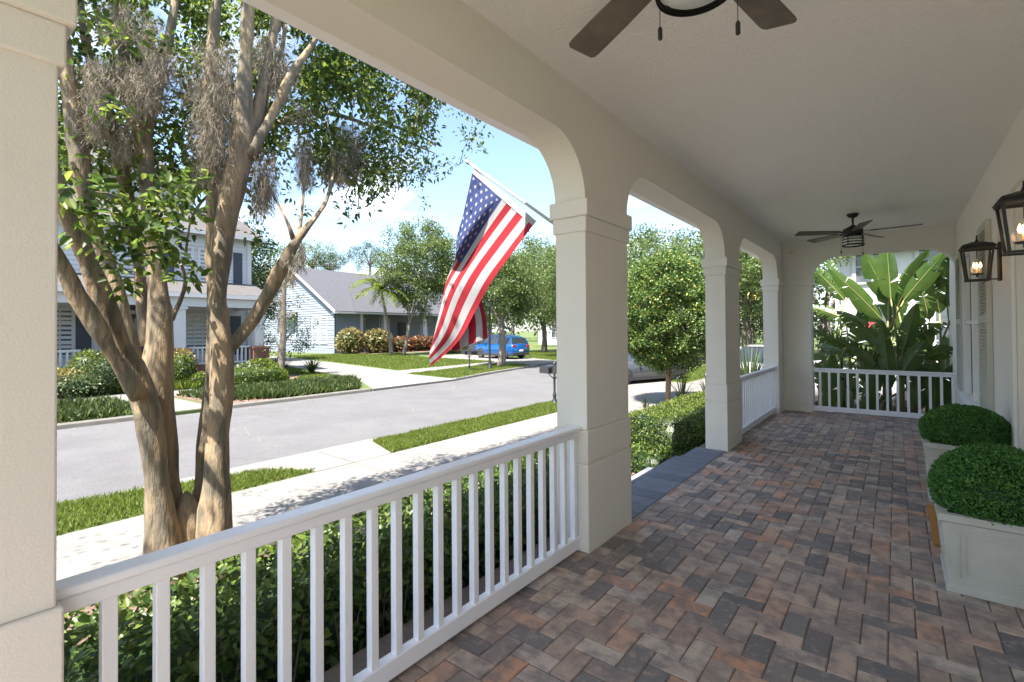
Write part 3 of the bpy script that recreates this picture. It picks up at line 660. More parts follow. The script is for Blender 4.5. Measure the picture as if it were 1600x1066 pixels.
make_planter(.47, 5.98, 0, 'gray square planter with a clipped green ball, half hidden beyond the doormat', br=(.31, .31, .235), h=.53)
q = MB(); q.box(.19, .74, 4.60, 5.56, .004, .028); tag(build('doormat', q, 'coir', off=(0, 0, 0), bevel=.004), 'orange coir doormat showing between the two planters', 'doormat')

# ================================================================= FLAG
fl = thing('flag', 'striped flag with white stars on blue, on a white pole at the first column', 'flag', PX(866, 370, XO))
FY = 3.30
pb = PY(866, 370, FY); pb = Vector((XO-.02, FY, pb.z-.02)); ptip = PY(733, 255, FY)
q = MB(); q.tube([pb, ptip], .0125, 12); build('pole', q, 'white_metal', fl, smooth=True)
q = MB(); d = (ptip-pb).normalized(); q.tube([ptip-d*.01, ptip+d*.012, ptip+d*.03, ptip+d*.048, ptip+d*.055], [.014, .019, .022, .017, .004], 14); build('finial', q, 'white_metal', fl, smooth=True)
q = MB(); q.box(XO-.022, XO-.002, FY-.035, FY+.035, pb.z-.09, pb.z+.05); q.tube([pb-d*.02, pb+d*.12], .019, 12); build('bracket', q, 'white_metal', fl)
# control net: rows = fly coordinate t, columns = stripe coordinate s ; (px, py, depth offset in metres, + is away)
TS = [0, .2, .4, .6, .8, 1.0]; SS = [0, 2.5, 5, 7, 10, 13]
NET = [
 [(738, 270, 0), (756, 285, 0), (772, 301, 0), (785, 311, 0), (808, 331, 0), (833, 352, 0)],
 [(725, 330, .03), (735, 338, -.02), (744, 350, -.01), (752, 360, .04), (773, 377, .03), (800, 396, -.03)],
 [(713, 388, .06), (712, 396, -.02), (713, 404, -.03), (720, 412, .02), (738, 426, .05), (768, 440, -.02)],
 [(740, 440, .22), (722, 440, .16), (699, 442, .05), (698, 450, -.02), (716, 468, .03), (744, 484, .06)],
 [(757, 486, .26), (737, 496, .15), (700, 500, .14), (684, 498, .0), (695, 522, -.03), (716, 533, .05)],
 [(762, 528, .27), (738, 537, .14), (706, 548, .20), (677, 538, .08), (671, 556, -.02), (673, 573, .03)]]
def cr_(p, t_):
    n = len(p); i = min(int(t_), n-2); f = t_-i; g = lambda k: p[max(0, min(n-1, k))]
    a, b, c, d_ = g(i-1), g(i), g(i+1), g(i+2)
    return tuple(.5*((2*b[k])+(-a[k]+c[k])*f+(2*a[k]-5*b[k]+4*c[k]-d_[k])*f*f+(-a[k]+3*b[k]-3*c[k]+d_[k])*f**3) for k in range(3))
def par(v, arr):
    for i in range(len(arr)-1):
        if v <= arr[i+1]: return i+(v-arr[i])/(arr[i+1]-arr[i])
    return len(arr)-1
def flagpos(s_, t_):
    rows = [cr_(r, par(s_, SS)) for r in NET]; px, py, dz = cr_(rows, par(t_, TS))
    wv = .018*math.sin(s_*.9+t_*5)*min(1, t_*3)
    return PY(px, py, FY+.0+dz+wv)
q = MB(); ns, ntt = 52, 75
for j in range(ntt+1):
    for i in range(ns+1): q.v.append(tuple(flagpos(13*i/ns, j/ntt)))
for j in range(ntt):
    for i in range(ns):
        a = j*(ns+1)+i; q.f.append((a, a+1, a+ns+2, a+ns+1)); s_ = 13*(i+.5)/ns; tt = (j+.5)/ntt
        q.m.append(2 if (s_ < 7 and tt < .4) else (0 if int(s_) % 2 == 0 else 1))
def nrm(s_, t_):
    a = flagpos(s_+.05, t_)-flagpos(s_-.05, t_); b = flagpos(s_, t_+.005)-flagpos(s_, t_-.005); return a.cross(b).normalized()
q.cur = 1
for row in range(9):
    nst = 6 if row % 2 == 0 else 5
    for k in range(nst):
        s0 = 7*(row+1)/10; t0 = .4*((2*k+1) if row % 2 == 0 else (2*k+2))/12
        nn = nrm(s0, t0)
        for sg in (1, -1):
            vs = []
            for e in range(10):
                an = math.pi*e/5+math.pi/2; rr = .33 if e % 2 == 0 else .135
                vs.append(flagpos(s0+rr*math.cos(an), max(.003, t0+rr*math.sin(an)*.040))+nn*sg*.003)
            c = flagpos(s0, t0)+nn*sg*.003; q.add([c]+vs, [(0, 1+e, 1+(e+1) % 10) for e in range(10)])
cl = build('cloth', q, ['flag_red', 'flag_white', 'flag_blue'], fl, smooth=True)
q = MB(); hp = [flagpos(13*i/20, 0) for i in range(21)]
pd = (ptip-pb).normalized(); hu = (hp[0]-hp[-1]).normalized(); un = Vector((-hu.z, 0, hu.x)); un = un if un.z > 0 else -un
q.add([p-un*.004+Vector((0, -.004, 0)) for p in (hp[0], hp[-1])]+[hp[-1]+un*.042, hp[0]+un*.042]+[p+Vector((0, .004, 0)) for p in (hp[0], hp[-1])]+[hp[-1]+un*.042+Vector((0, .008, 0)), hp[0]+un*.042+Vector((0, .008, 0))], [(0, 1, 2, 3), (7, 6, 5, 4), (0, 3, 7, 4), (1, 5, 6, 2), (3, 2, 6, 7)])
build('header_band', q, 'flag_white', fl)

# ================================================================= CRAPE MYRTLE IN FRONT
cm = thing('crape_myrtle', 'large many-trunked tree with peeling tan bark and hanging gray moss, close beyond the railing', 'tree', (-3.95, 1.35, GZ))
def T(*pts): return pts
def resample(pts, rad, step=.07):
    P_, Rr = [pts[0]], [rad[0]]
    n = len(pts)
    for i in range(n-1):
        a, b = pts[i], pts[i+1]; k = max(1, int((b-a).length/step))
        p0 = pts[max(0, i-1)]; p3 = pts[min(n-1, i+2)]
        for e in range(1, k+1):
            f = e/k; v = .5*((2*a)+(b-p0)*f+(2*p0-5*a+4*b-p3)*f*f+(-p0+3*a-3*b+p3)*f**3); P_.append(v); Rr.append(rad[i]*(1-f)+rad[i+1]*f)
    return P_, Rr
def limb(q, spec, nz_=.035, n=16, flut=.05):
    """spec: (px, py, width_px, X plane)"""
    P_ = [PX(x, y, X) for x, y, w, X in spec]; Rr = []
    for (x, y, w, X), p in zip(spec, P_):
        dep = (p-Vector((0, 0, CAMH))).dot(fw); u = (x-800)/F
        Rr.append(w/2/F*dep*math.cos(math.atan(abs(u)))**1.0)
    a, b = resample(P_, Rr); q.tube(a, b, n, nz_=nz_, nf=3.0, flut=flut); return a
q = MB()
trunks = [
 T((262, 985, 96, -3.95), (258, 900, 74, -3.95), (253, 830, 56, -3.95), (247, 760, 42, -3.95), (240, 690, 42, -3.95), (231, 640, 44, -3.95), (213, 590, 46, -3.95), (190, 540, 40, -3.92), (165, 478, 36, -3.9), (138, 410, 35, -3.85), (112, 350, 36, -3.8), (88, 295, 35, -3.75), (60, 240, 33, -3.7), (20, 150, 30, -3.6), (-30, 20, 24, -3.5)),
 T((296, 975, 70, -4.05), (285, 880, 58, -4.05), (272, 810, 42, -4.05), (263, 750, 38, -4.08), (256, 690, 40, -4.1), (250, 640, 48, -4.1), (248, 580, 52, -4.1), (250, 520, 42, -4.1), (250, 460, 33, -4.12), (242, 400, 30, -4.15), (236, 340, 28, -4.2), (229, 270, 28, -4.25), (222, 215, 29, -4.3), (205, 140, 22, -4.4), (190, 60, 17, -4.5), (180, -40, 14, -4.6)),
 T((222, 215, 22, -4.3), (240, 165, 20, -4.3), (250, 110, 17, -4.3), (268, 40, 14, -4.3), (280, -60, 12, -4.3)),
 T((228, 620, 36, -4.2), (206, 560, 34, -4.22), (186, 480, 32, -4.25), (168, 420, 30, -4.3), (150, 370, 31, -4.3), (133, 305, 31, -4.3), (122, 230, 30, -4.3), (112, 160, 30, -4.3), (102, 90, 26, -4.3), (92, 20, 22, -4.3), (80, -60, 20, -4.3)),
 T((232, 540, 30, -4.5), (222, 470, 24, -4.5), (216, 420, 22, -4.5), (206, 360, 24, -4.5), (198, 300, 24, -4.5), (180, 220, 22, -4.5), (160, 160, 20, -4.5), (145, 110, 18, -4.5), (132, 50, 15, -4.5), (120, -40, 12, -4.5)),
 T((298, 1000, 96, -3.98), (297, 900, 80, -3.98), (294, 840, 62, -3.98), (292, 800, 44, -3.98), (291, 778, 24, -3.98), (291, 768, 8, -3.98)),
 T((218, 620, 26, -3.85), (190, 578, 32, -3.82), (150, 510, 36, -3.8), (120, 460, 34, -3.8), (90, 400, 30, -3.75), (60, 350, 26, -3.7), (10, 270, 22, -3.6)),
 T((338, 980, 72, -3.8), (336, 880, 60, -3.8), (335, 810, 52, -3.8), (337, 740, 46, -3.8), (340, 680, 42, -3.8), (346, 610, 40, -3.8), (346, 540, 36, -3.8), (341, 470, 33, -3.8), (346, 400, 34, -3.8), (354, 340, 36, -3.8), (366, 280, 37, -3.8), (376, 235, 38, -3.8), (379, 200, 34, -3.8), (381, 140, 28, -3.8), (385, 70, 24, -3.8), (387, 0, 21, -3.8), (388, -80, 18, -3.8)),
 T((312, 940, 46, -4.05), (313, 840, 40, -4.05), (316, 760, 28, -4.05), (321, 690, 24, -4.05), (328, 620, 22, -4.05), (334, 560, 20, -4.05), (333, 480, 22, -4.05), (331, 400, 24, -4.05), (333, 330, 24, -4.05), (335, 270, 22, -4.05), (330, 200, 20, -4.1), (328, 120, 18, -4.15), (336, 30, 15, -4.2), (345, -50, 12, -4.2)),
 T((382, 240, 26, -3.8), (396, 200, 22, -3.8), (406, 160, 18, -3.8), (414, 110, 15, -3.8), (428, 50, 13, -3.8), (440, -20, 11, -3.8)),
 T((388, 245, 20, -3.75), (412, 205, 16, -3.75), (432, 168, 14, -3.75), (455, 120, 13, -3.7), (478, 85, 12, -3.65), (500, 50, 11, -3.6), (520, 10, 9, -3.6)),
 T((404, 240, 9, -3.85), (410, 190, 8, -3.85), (420, 140, 8, -3.85), (438, 90, 7, -3.85), (446, 40, 7, -3.85)),
 T((350, 548, 26, -3.8), (372, 528, 24, -3.8), (395, 498, 22, -3.8), (418, 460, 20, -3.75), (436, 425, 19, -3.7), (452, 395, 18, -3.65), (464, 374, 15, -3.65), (482, 352, 11, -3.6), (500, 330, 8, -3.65), (512, 308, 6, -3.7), (520, 275, 4, -3.8), (524, 235, 2, -3.9)),
 T((460, 380, 11, -3.65), (452, 355, 8, -3.65), (438, 325, 6, -3.7), (420, 292, 4, -3.8), (412, 262, 1.5, -3.9)),
 T((466, 372, 8, -3.65), (470, 345, 6, -3.7), (474, 305, 4, -3.75), (476, 270, 3, -3.85), (478, 235, 1.5, -3.95)),
 T((470, 120, 10, -4.6), (500, 95, 10, -4.8), (540, 85, 9, -5.0), (575, 92, 7, -5.2), (620, 120, 4, -5.0), (680, 150, 1.5, -4.9)),
 T((400, 215, 12, -4.2), (440, 190, 10, -4.5), (500, 175, 8, -4.8), (560, 190, 6, -4.9), (620, 215, 3, -4.9), (680, 240, 1, -4.8)),
 T((500, 120, 8, -4.9), (560, 150, 6, -5.0), (600, 190, 5, -5.1), (650, 210, 2, -5.0), (690, 230, 1, -4.9)),
 T((268, 500, 10, -4.3), (290, 440, 7, -4.3), (270, 390, 6, -4.1), (235, 350, 5, -3.7), (190, 310, 4, -3.4), (150, 300, 3, -3.3)),
 T((290, 400, 6, -4.3), (300, 340, 5, -4.2), (330, 305, 4, -4.3), (345, 350, 3, -4.4)),
]
for s_ in trunks:
    big = s_[0][2] > 15
    limb(q, s_, nz_=.02 if big else .007, n=22 if big else 8, flut=.05 if big else .02)
build('trunk', q, 'crape_bark', cm, smooth=True)
# foliage clumps traced through the crown's depth: (px, py, X, radius_m, leaves)
cl_, cr2, cn = [], [], []
def addc(x, y, X, r, n): cl_.append(np.array(PX(x, y, X))); cr2.append(r); cn.append(n)
for _ in range(680):                                       # right-hand sweep of the crown
    for _t in range(60):
        x, y = random.uniform(400, 745), random.uniform(-60, 305)
        lim = (235+.35*(x-400) if x < 600 else (300-.40*(x-600)))
        if y < lim and (x < 715 or random.random() < .4) and mnoise.noise(Vector((x*.02, y*.02, 3.3))) > -.10: break
    addc(x, y, random.uniform(-5.3, -4.0), random.uniform(.11, .26), 25)
for _ in range(400):                                       # among the trunks
    for _t in range(60):
        x, y = random.uniform(60, 420), random.uniform(-70, 300)
        if mnoise.noise(Vector((x*.018, y*.018, 9.1))) > -.12: break
    addc(x, y, random.uniform(-5.6, -4.3), random.uniform(.10, .24), 26)
ntw = len(cl_)
for x, y, X in [(455, 300, -5.2), (470, 330, -5.3), (440, 270, -5.4), (590, 262, -5.3), (640, 270, -5.2), (655, 285, -5.2), (600, 240, -5.4), (700, 258, -5.1), (722, 250, -5.1), (735, 205, -5.2), (715, 175, -5.2), (690, 268, -5.1), (555, 320, -4.6), (572, 328, -4.6), (538, 322, -4.6), (545, 340, -4.6), (580, 305, -4.8), (400, 330, -4.6), (395, 365, -4.6), (410, 385, -4.6), (440, 395, -4.9), (480, 290, -5.4), (520, 290, -5.2), (745, 215, -5.2), (660, 318, -5.3), (752, 235, -5.2)]:
    addc(x, y, X, .13, 15)
for x, y, X in [(130, 295, -3.5), (150, 320, -3.5), (175, 300, -3.5), (160, 345, -3.5), (190, 365, -3.5), (210, 375, -3.5), (215, 395, -3.5), (180, 400, -3.6), (230, 345, -3.5), (250, 330, -3.5), (265, 305, -3.5), (285, 290, -3.6), (300, 315, -3.6), (290, 350, -3.6), (262, 375, -3.5), (240, 390, -3.5), (275, 420, -3.7), (295, 432, -3.7), (205, 430, -3.7), (185, 445, -3.8), (255, 290, -3.7), (100, 300, -3.5), (140, 365, -3.5), (270, 345, -3.6), (305, 285, -3.7), (170, 165, -3.8), (210, 185, -3.8), (155, 40, -3.8), (190, 60, -3.8), (265, 65, -4.0), (280, 90, -4.0), (220, 330, -3.5), (200, 350, -3.4), (245, 365, -3.4), (285, 325, -3.5), (255, 400, -3.5)]:
    addc(x, y, X, .11, 20)
for _ in range(420):                                       # the top of the crown above the frame
    p = np.array([random.gauss(-4.1, .7), random.gauss(.2, 1.3), random.uniform(4.4, 6.8)])
    if p[0] > -2.9 or np.array(p-np.array([-4.4, .5, 5.2])).dot(p-np.array([-4.4, .5, 5.2])) > 11: continue
    cl_.append(p); cr2.append(.3); cn.append(22)
P, D = crown_pts(cl_, cr2, cn, .85)
Nn = unit(rng.normal(size=P.shape)*.55+np.array([0, 0, 1.0])); L = .060*rng.uniform(.6, 1.3, len(P))
k = P[:, 2] < 2.75; L[k] *= 1.15
q = MB()                                                    # twigs joining clumps
for c, n in zip(cl_[:ntw], cn):
    if random.random() < .4:
        c = Vector(c); e = c+Vector((random.uniform(-.2, .2), random.uniform(-.3, .1), -random.uniform(.12, .35))); q.tube([e, (e+c)/2+Vector((0, 0, .03)), c+Vector((0, .05, .06))], [.006, .004, .0025], 4, cap=False)
leaf_mesh('crown', P, D, Nn, L, L*.56, 'crape_leaf', cm, True, extra=[(q.v, q.f, 'crape_bark')])
def moss(parent, spots, m='moss'):
    """spots: (px, py, X, width_px, drop_m, strands); strands start all down the clump and hang"""
    V = []; Fq = []
    for x, y, X, w, drop, n in spots:
        dep = (PX(x, y, X)-Vector((0, 0, CAMH))).dot(fw); dpx = drop*F/dep
        for _ in range(int(n*.85)):
            f = random.random()**.8; a = random.gauss(0, .5)*(1.05-.5*f)+.25*mnoise.noise(Vector((x*.1, f*3, X))); top = PX(x+a*w, y-12+f*dpx*.85, X+random.gauss(0, .11))
            ln = drop*random.uniform(.2, .45); k = 6; p = top.copy(); dirv = Vector((random.gauss(0, .25), random.gauss(0, .25), -1))
            wd = Vector((random.gauss(0, 1), random.gauss(0, 1), 0)).normalized()*.0015; o = len(V)
            for e in range(k+1):
                V.append(p+wd); V.append(p-wd); dirv += Vector((random.gauss(0, .38), random.gauss(0, .38), -.25)); dirv.normalize(); p = p+dirv*(ln/k)
            for e in range(k): Fq.append((o+2*e, o+2*e+1, o+2*e+3, o+2*e+2))
            for e in range(4):
                b = V[o+2*random.randrange(1, k)]; o2 = len(V); c = Vector((random.gauss(0, .022), random.gauss(0, .022), random.uniform(-.04, .01)))
                V += [b+wd*.7, b-wd*.7, b+c-wd*.7, b+c+wd*.7]; Fq.append((o2, o2+1, o2+2, o2+3))
    q = MB(); q.v = [tuple(v) for v in V]; q.f = Fq; q.m = [0]*len(Fq)
    return build('spanish_moss', q, m, parent)
moss(cm, [(335, 70, -3.95, 40, .55, 700), (332, 130, -3.9, 36, .6, 900), (330, 190, -3.95, 30, .5, 600), (345, 250, -3.95, 22, .3, 260), (232, 100, -4.1, 42, .38, 800), (250, 75, -4.1, 40, .3, 500),
          (215, 130, -4.15, 26, .3, 400), (150, 95, -4.2, 26, .45, 600), (150, 140, -4.2, 18, .4, 350), (195, 195, -4.3, 22, .3, 350), (190, 90, -4.3, 24, .35, 350), (425, 60, -3.9, 40, .4, 600), (440, 110, -3.9, 26, .3, 350),
          (415, 240, -3.9, 30, .45, 520), (408, 280, -3.95, 24, .35, 350), (545, 195, -4.3, 30, .5, 800), (535, 235, -4.2, 26, .4, 500), (478, 245, -4.2, 18, .35, 380), (515, 265, -4.3, 20, .2, 260), (475, 215, -4.2, 16, .4, 260),
          (470, 165, -4.2, 22, .22, 220), (180, 10, -4.3, 40, .3, 350), (455, 405, -3.66, 12, .25, 200), (470, 385, -3.66, 9, .25, 150), (560, 250, -4.3, 20, .25, 250), (230, 30, -4.2, 30, .3, 250), (660, 160, -5.0, 14, .2, 120), (300, 120, -4.3, 40, .25, 250)])

# ================================================================= HEDGES AND PLANTS NEAR THE PORCH
def hedge(name, label, x0, x1, y0, y1, z0, z1, leaf, n, m, cat='hedge', faces='tfblr', depth=.12, group=None, ratio=.55, sprigs=0, topwave=.05):
    t_ = thing(name, label, cat, ((x0+x1)/2, (y0+y1)/2, z0), group)
    A = dict(t=(x1-x0)*(y1-y0), f=(y1-y0)*(z1-z0), b=(y1-y0)*(z1-z0)*.6, l=(x1-x0)*(z1-z0), r=(x1-x0)*(z1-z0)); tot = sum(A[k] for k in faces)
    Ps, Ns = [], []
    for k in faces:
        c = int(n*A[k]/tot); u = rng.random(c); v = rng.random(c); dd = depth*rng.random(c)**1.4
        if k == 't': p = np.stack([x0+u*(x1-x0), y0+v*(y1-y0), z1-dd], 1); nv = (0, 0, 1)
        elif k == 'f': p = np.stack([x1-dd, y0+u*(y1-y0), z0+v*(z1-z0)], 1); nv = (1, 0, .25)
        elif k == 'b': p = np.stack([x0+dd, y0+u*(y1-y0), z0+v*(z1-z0)], 1); nv = (-1, 0, .25)
        elif k == 'l': p = np.stack([x0+u*(x1-x0), y0+dd, z0+v*(z1-z0)], 1); nv = (0, -1, .25)
        else: p = np.stack([x0+u*(x1-x0), y1-dd, z0+v*(z1-z0)], 1); nv = (0, 1, .25)
        Ps.append(p); Ns.append(np.tile(nv, (c, 1)))
    P = np.concatenate(Ps); Nv = np.concatenate(Ns).astype(float)
    wob = np.array([[mnoise.noise(Vector((p[0]*2.3, p[1]*2.3, p[2]*2.3)))+.5*mnoise.noise(Vector((p[0]*7, p[1]*7, p[2]*7))), mnoise.noise(Vector((p[0]*3+9, p[1]*3, p[2]*3)))] for p in P])
    P += Nv*(wob[:, :1]*topwave)+np.stack([wob[:, 1]*.04, wob[:, 1]*.02, wob[:, 0]*topwave*.6], 1)
    # round the top edges
    hx = (x1-x0)/2; ex = np.abs(P[:, 0]-(x0+x1)/2)/hx; ez = (P[:, 2]-z0)/(z1-z0); cut = np.clip(ex-.72, 0, 1)*np.clip(ez-.7, 0, 1); P[:, 2] -= cut*1.4*(z1-z0)
    D = unit(Nv*.35+rng.normal(size=P.shape)*.8+np.array([0, 0, .05])); Nn = unit(Nv*.8+rng.normal(size=P.shape)*.5+np.array([0, 0, .35])); L = leaf*rng.uniform(.55, 1.3, len(P))
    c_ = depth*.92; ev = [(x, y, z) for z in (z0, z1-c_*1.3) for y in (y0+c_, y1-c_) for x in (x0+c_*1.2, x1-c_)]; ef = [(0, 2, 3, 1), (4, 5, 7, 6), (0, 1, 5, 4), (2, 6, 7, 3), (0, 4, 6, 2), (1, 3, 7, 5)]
    ex = [(ev, ef, 'dark_leaf')]  # dark box inside, its colour stands in for shade between the leaves
    if sprigs:
        q = MB()
        for _ in range(sprigs):
            x = x1-random.uniform(.02, .16); y = random.uniform(y0, y1); b = Vector((x, y, z0)); q.tube([b, b+Vector((random.uniform(-.05, .05), random.uniform(-.08, .08), .35)), b+Vector((random.uniform(-.05, .06), random.uniform(-.12, .12), .75))], [.007, .005, .003], 5, cap=False)
        ex.append((q.v, q.f, 'bark'))
    leaf_mesh('foliage', P, D, Nn, L, L*ratio, m, t_, leaf > .03, extra=ex)
    return t_
hedge('hedge', 'broad-leaved green hedge right behind the near railing', -3.05, -2.14, -1.6, 3.95, GZ, .38, .052, 24000, 'hedge_leaf', depth=.17, sprigs=60, group=None)
hedge('hedge', 'clipped bright green hedge beside the porch steps, past the first column', -3.35, -2.12, 6.95, 10.6, GZ, .30, .035, 17000, 'hedge_bright', depth=.09, topwave=.03)
hedge('hedge', 'low green planting in the mulch below the steps', -3.1, -2.4, 6.42, 6.95, GZ, -.12, .04, 1100, 'hedge_leaf', depth=.1)
# mulch chips
n = 2600; x = rng.uniform(-4.2, -2.2, n); y = rng.uniform(6.4, 8.6, n); P = np.stack([x, y, np.full(n, -.475)+rng.random(n)*.02], 1)
tag(leaf_mesh('mulch_chips', P, unit(rng.normal(size=(n, 3))*[1, 1, .25]), unit(rng.normal(size=(n, 3))*.4+[0, 0, 1]), rng.uniform(.03, .07, n), rng.uniform(.015, .03, n), 'mulch_chip', None, False), 'reddish bark mulch beside the clipped hedge', 'mulch', kind='stuff')
n = 900; x = rng.uniform(-18.4, -15, n); y = rng.uniform(5.8, 8.6, n); P = np.stack([x, y, np.full(n, -.47)+rng.random(n)*.03], 1)
tag(leaf_mesh('mulch_chips', P, unit(rng.normal(size=(n, 3))*[1, 1, .25]), unit(rng.normal(size=(n, 3))*.4+[0, 0, 1]), rng.uniform(.05, .12, n), rng.uniform(.03, .05, n), 'mulch_chip', None, False), 'pinkish mulch showing by the kerb across the street', 'mulch', kind='stuff')
# verge grass
grass('grass', 'lush grass strip between street and sidewalk, left of the concrete walk', [(-8.0, -7), (-6.74, -7), (-6.74, 3.88), (-7.22, 3.62), (-7.47, 3.2), (-7.62, 2.5), (-7.92, 1.3), (-8.05, -7)], 60000, .085, clump=.5, w=.011)
grass('grass', 'lush grass strip between street and sidewalk, right of the concrete walk', [(-7.72, 5.62), (-6.73, 5.27), (-6.70, 11.2), (-7.5, 12.3), (-7.8, 12.2)], 42000, .08, clump=.4, w=.011)
grass('grass', 'front lawn beyond the near hedge, seen past the railing', [(-5.25, 6.3), (-4.1, 6.4), (-4.3, 8), (-4.9, 11.1), (-5.25, 11.1)], 14000, .07, w=.01)
grass('grass', 'small grass patches beside the gray parked car', [(-7.6, 19.4), (-6.4, 18.95), (-6.3, 30), (-8.6, 30)], 14000, .09, w=.02)
grass('grass', 'far right lawn patch beside the driveway', [(-4.8, 18.0), (-3.2, 17.4), (1, 17.6), (1, 34), (-4.4, 34)], 22000, .09, w=.02)
grass('grass', 'bright lawn in front of the blue house', [(-20.7, 16.7), (-29, 18.6), (-41, 21.0), (-41, 26), (-37, 27), (-37.5, 30.5), (-30, 26.3), (-20.9, 24.8)], 60000, .11, w=.04)
grass('grass', 'shaded grass verge under the street lamp across the road', [(-14.95, 15.2), (-18.5, 15.6), (-19.5, 23), (-17, 23.4), (-16.7, 23.0), (-15.9, 18.4)], 30000, .10, w=.022, clump=.5)
grass('grass', 'grass wedge between the far sidewalk and the neighbour\'s driveway', [(-20.3, 10.9), (-20.35, 12.9), (-29, 14.8), (-29, 12), (-22.6, 12.3)], 12000, .09, w=.03)
grass('grass', 'sunny grass beyond the blue car\'s driveway', [(-17.7, 28.2), (-20, 29.2), (-30, 32), (-33, 39), (-22, 37.5), (-18.8, 33)], 22000, .12, w=.05)
grass('ground_cover', 'low leafy ground cover along the kerb across the street', [(-18.4, -10), (-15.0, -10), (-15.0, 4.1), (-18.4, 4.1)], 26000, .26, 'cover_leaf', w=.05, cat='ground cover', clump=.6)
grass('ground_cover', 'leafy ground cover between the far kerb and the neighbour\'s driveway', [(-18.4, 5.9), (-15.9, 6.0), (-14.98, 7.6), (-14.98, 10.3), (-16.8, 11.5), (-18.3, 11.9)], 22000, .27, 'cover_leaf', w=.05, cat='ground cover', clump=.6)
grass('ground_cover', 'flowering ground cover at the foot of the white house\'s beds', [(-21.6, 5.8), (-20.35, 5.8), (-20.5, 10.6), (-21.6, 11)], 7000, .3, 'hedge_bright', w=.06, cat='ground cover', clump=.7)
# fallen leaves on the sidewalk / road
n = 120; x = rng.uniform(-7.7, -5.3, n); y = rng.uniform(0, 10, n); P = np.stack([x, y, np.full(n, -.483)], 1)
tag(leaf_mesh('fallen_leaves', P, unit(rng.normal(size=(n, 3))*[1, 1, .05]), unit(rng.normal(size=(n, 3))*.15+[0, 0, 1]), rng.uniform(.02, .045, n), rng.uniform(.012, .02, n), 'fall_leaf', None, False), 'scattered brown leaves on the near sidewalk', 'fallen leaves', kind='stuff')
n = 260; x = rng.uniform(-14.5, -12.9, n)+0; y = rng.uniform(-2, 26, n); x = -14.5+rng.random(n)**3*2; P = np.stack([x, y, np.full(n, -.555)], 1)
tag(leaf_mesh('fallen_leaves', P, unit(rng.normal(size=(n, 3))*[1, 1, .05]), unit(rng.normal(size=(n, 3))*.15+[0, 0, 1]), rng.uniform(.03, .08, n), rng.uniform(.02, .04, n), 'fall_leaf', None, False), 'scattered brown leaves in the gutter across the street', 'fallen leaves', kind='stuff')

def tree(name, label, base, trunks_, centers, crad, per, leaf, m, bark='bark', group=None, ratio=.5, mossn=0):
    t_ = thing(name, label, 'tree', base, group)
    q = MB()
    for pts, rad in trunks_:
        a, b = resample([Vector(p) for p in pts], rad, .3); q.tube(a, b, 10, nz_=rad[0]*.25, nf=2.5)
    build('trunk', q, bark, t_, smooth=True)
    crown('crown', t_, centers, crad, per, leaf, m, ratio=ratio)
    return t_
# round evergreen in the second arch
b = Vector((-4.95, 13.2, GZ)); ct = (-4.9, 13.2, 2.05)
cen = ellipsoid_clusters(ct, (1.25, 1.25, 1.74), 620, shell=.66)
cen = [c for c in cen if c[2] > .42]
tree('evergreen_tree', 'dense oval evergreen tree with yellowish new leaves on one slim trunk, behind the clipped hedge', b, [([b, b+Vector((.02, .03, .7)), b+Vector((.05, 0, 1.5)), b+Vector((0, 0, 3.2))], [.085, .07, .065, .02]), ([b+Vector((.02, .03, 1.0)), b+Vector((.5, .2, 2.0)), b+Vector((.8, .3, 2.8))], [.04, .03, .01]), ([b+Vector((.02, .03, 1.1)), b+Vector((-.5, -.2, 2.0)), b+Vector((-.8, -.2, 2.7))], [.04, .03, .01])], cen, .23, 110, .075, 'holly_leaf', bark='young_bark')
# strappy plants by it
def strappy(label, c, n, h, spread, m='sword_leaf', w=.03, group=None, cat='plant', name='strappy_plant'):
    t_ = thing(name, label, cat, c, group); q = MB()
    for _ in range(n):
        an = random.uniform(0, 2*math.pi); tl = random.uniform(.15, 1)*spread; u = Vector((math.cos(an), math.sin(an), 0)); sd_ = Vector((-math.sin(an), math.cos(an), 0)); hh = h*random.uniform(.6, 1.1)
        b = Vector(c)+u*random.uniform(0, .08); pts = []
        for k in range(6):
            f = k/5; p = b+u*tl*f**1.6+Vector((0, 0, hh*(f-.25*f*f*tl/spread))); ww = w*(1-f)**.6*(.6+.4*math.sin(math.pi*min(1, f*1.5))); pts.append((p+sd_*ww/2, p-sd_*ww/2+Vector((0, 0, 0))))
        vs = [v for pr_ in pts for v in pr_]; q.add(vs, [(2*i, 2*i+1, 2*i+3, 2*i+2) for i in range(5)])
    build('leaves', q, m, t_); return t_
strappy('dark spiky strap-leaved clump beside the slim trunk', (-4.45, 12.9, GZ), 60, 1.15, .6, 'dark_leaf', .035)
strappy('lighter strap-leaved clump behind the clipped hedge, against the second column', (-3.9, 13.4, GZ), 70, 1.25, .6, 'sword_leaf', .035)
strappy('thin arching grassy clump left of the slim trunk', (-5.2, 12.3, GZ), 26, .5, .6, 'dark_leaf', .02)
strappy('pale striped spear-leaved plant rising over the railing in the third arch', (-2.75, 12.6, GZ), 100, 1.9, .9, 'sword_leaf', .07)
strappy('second pale spear-leaved clump, touching the far corner column', (-2.35, 12.2, GZ), 70, 1.75, .8, 'sword_leaf', .06)

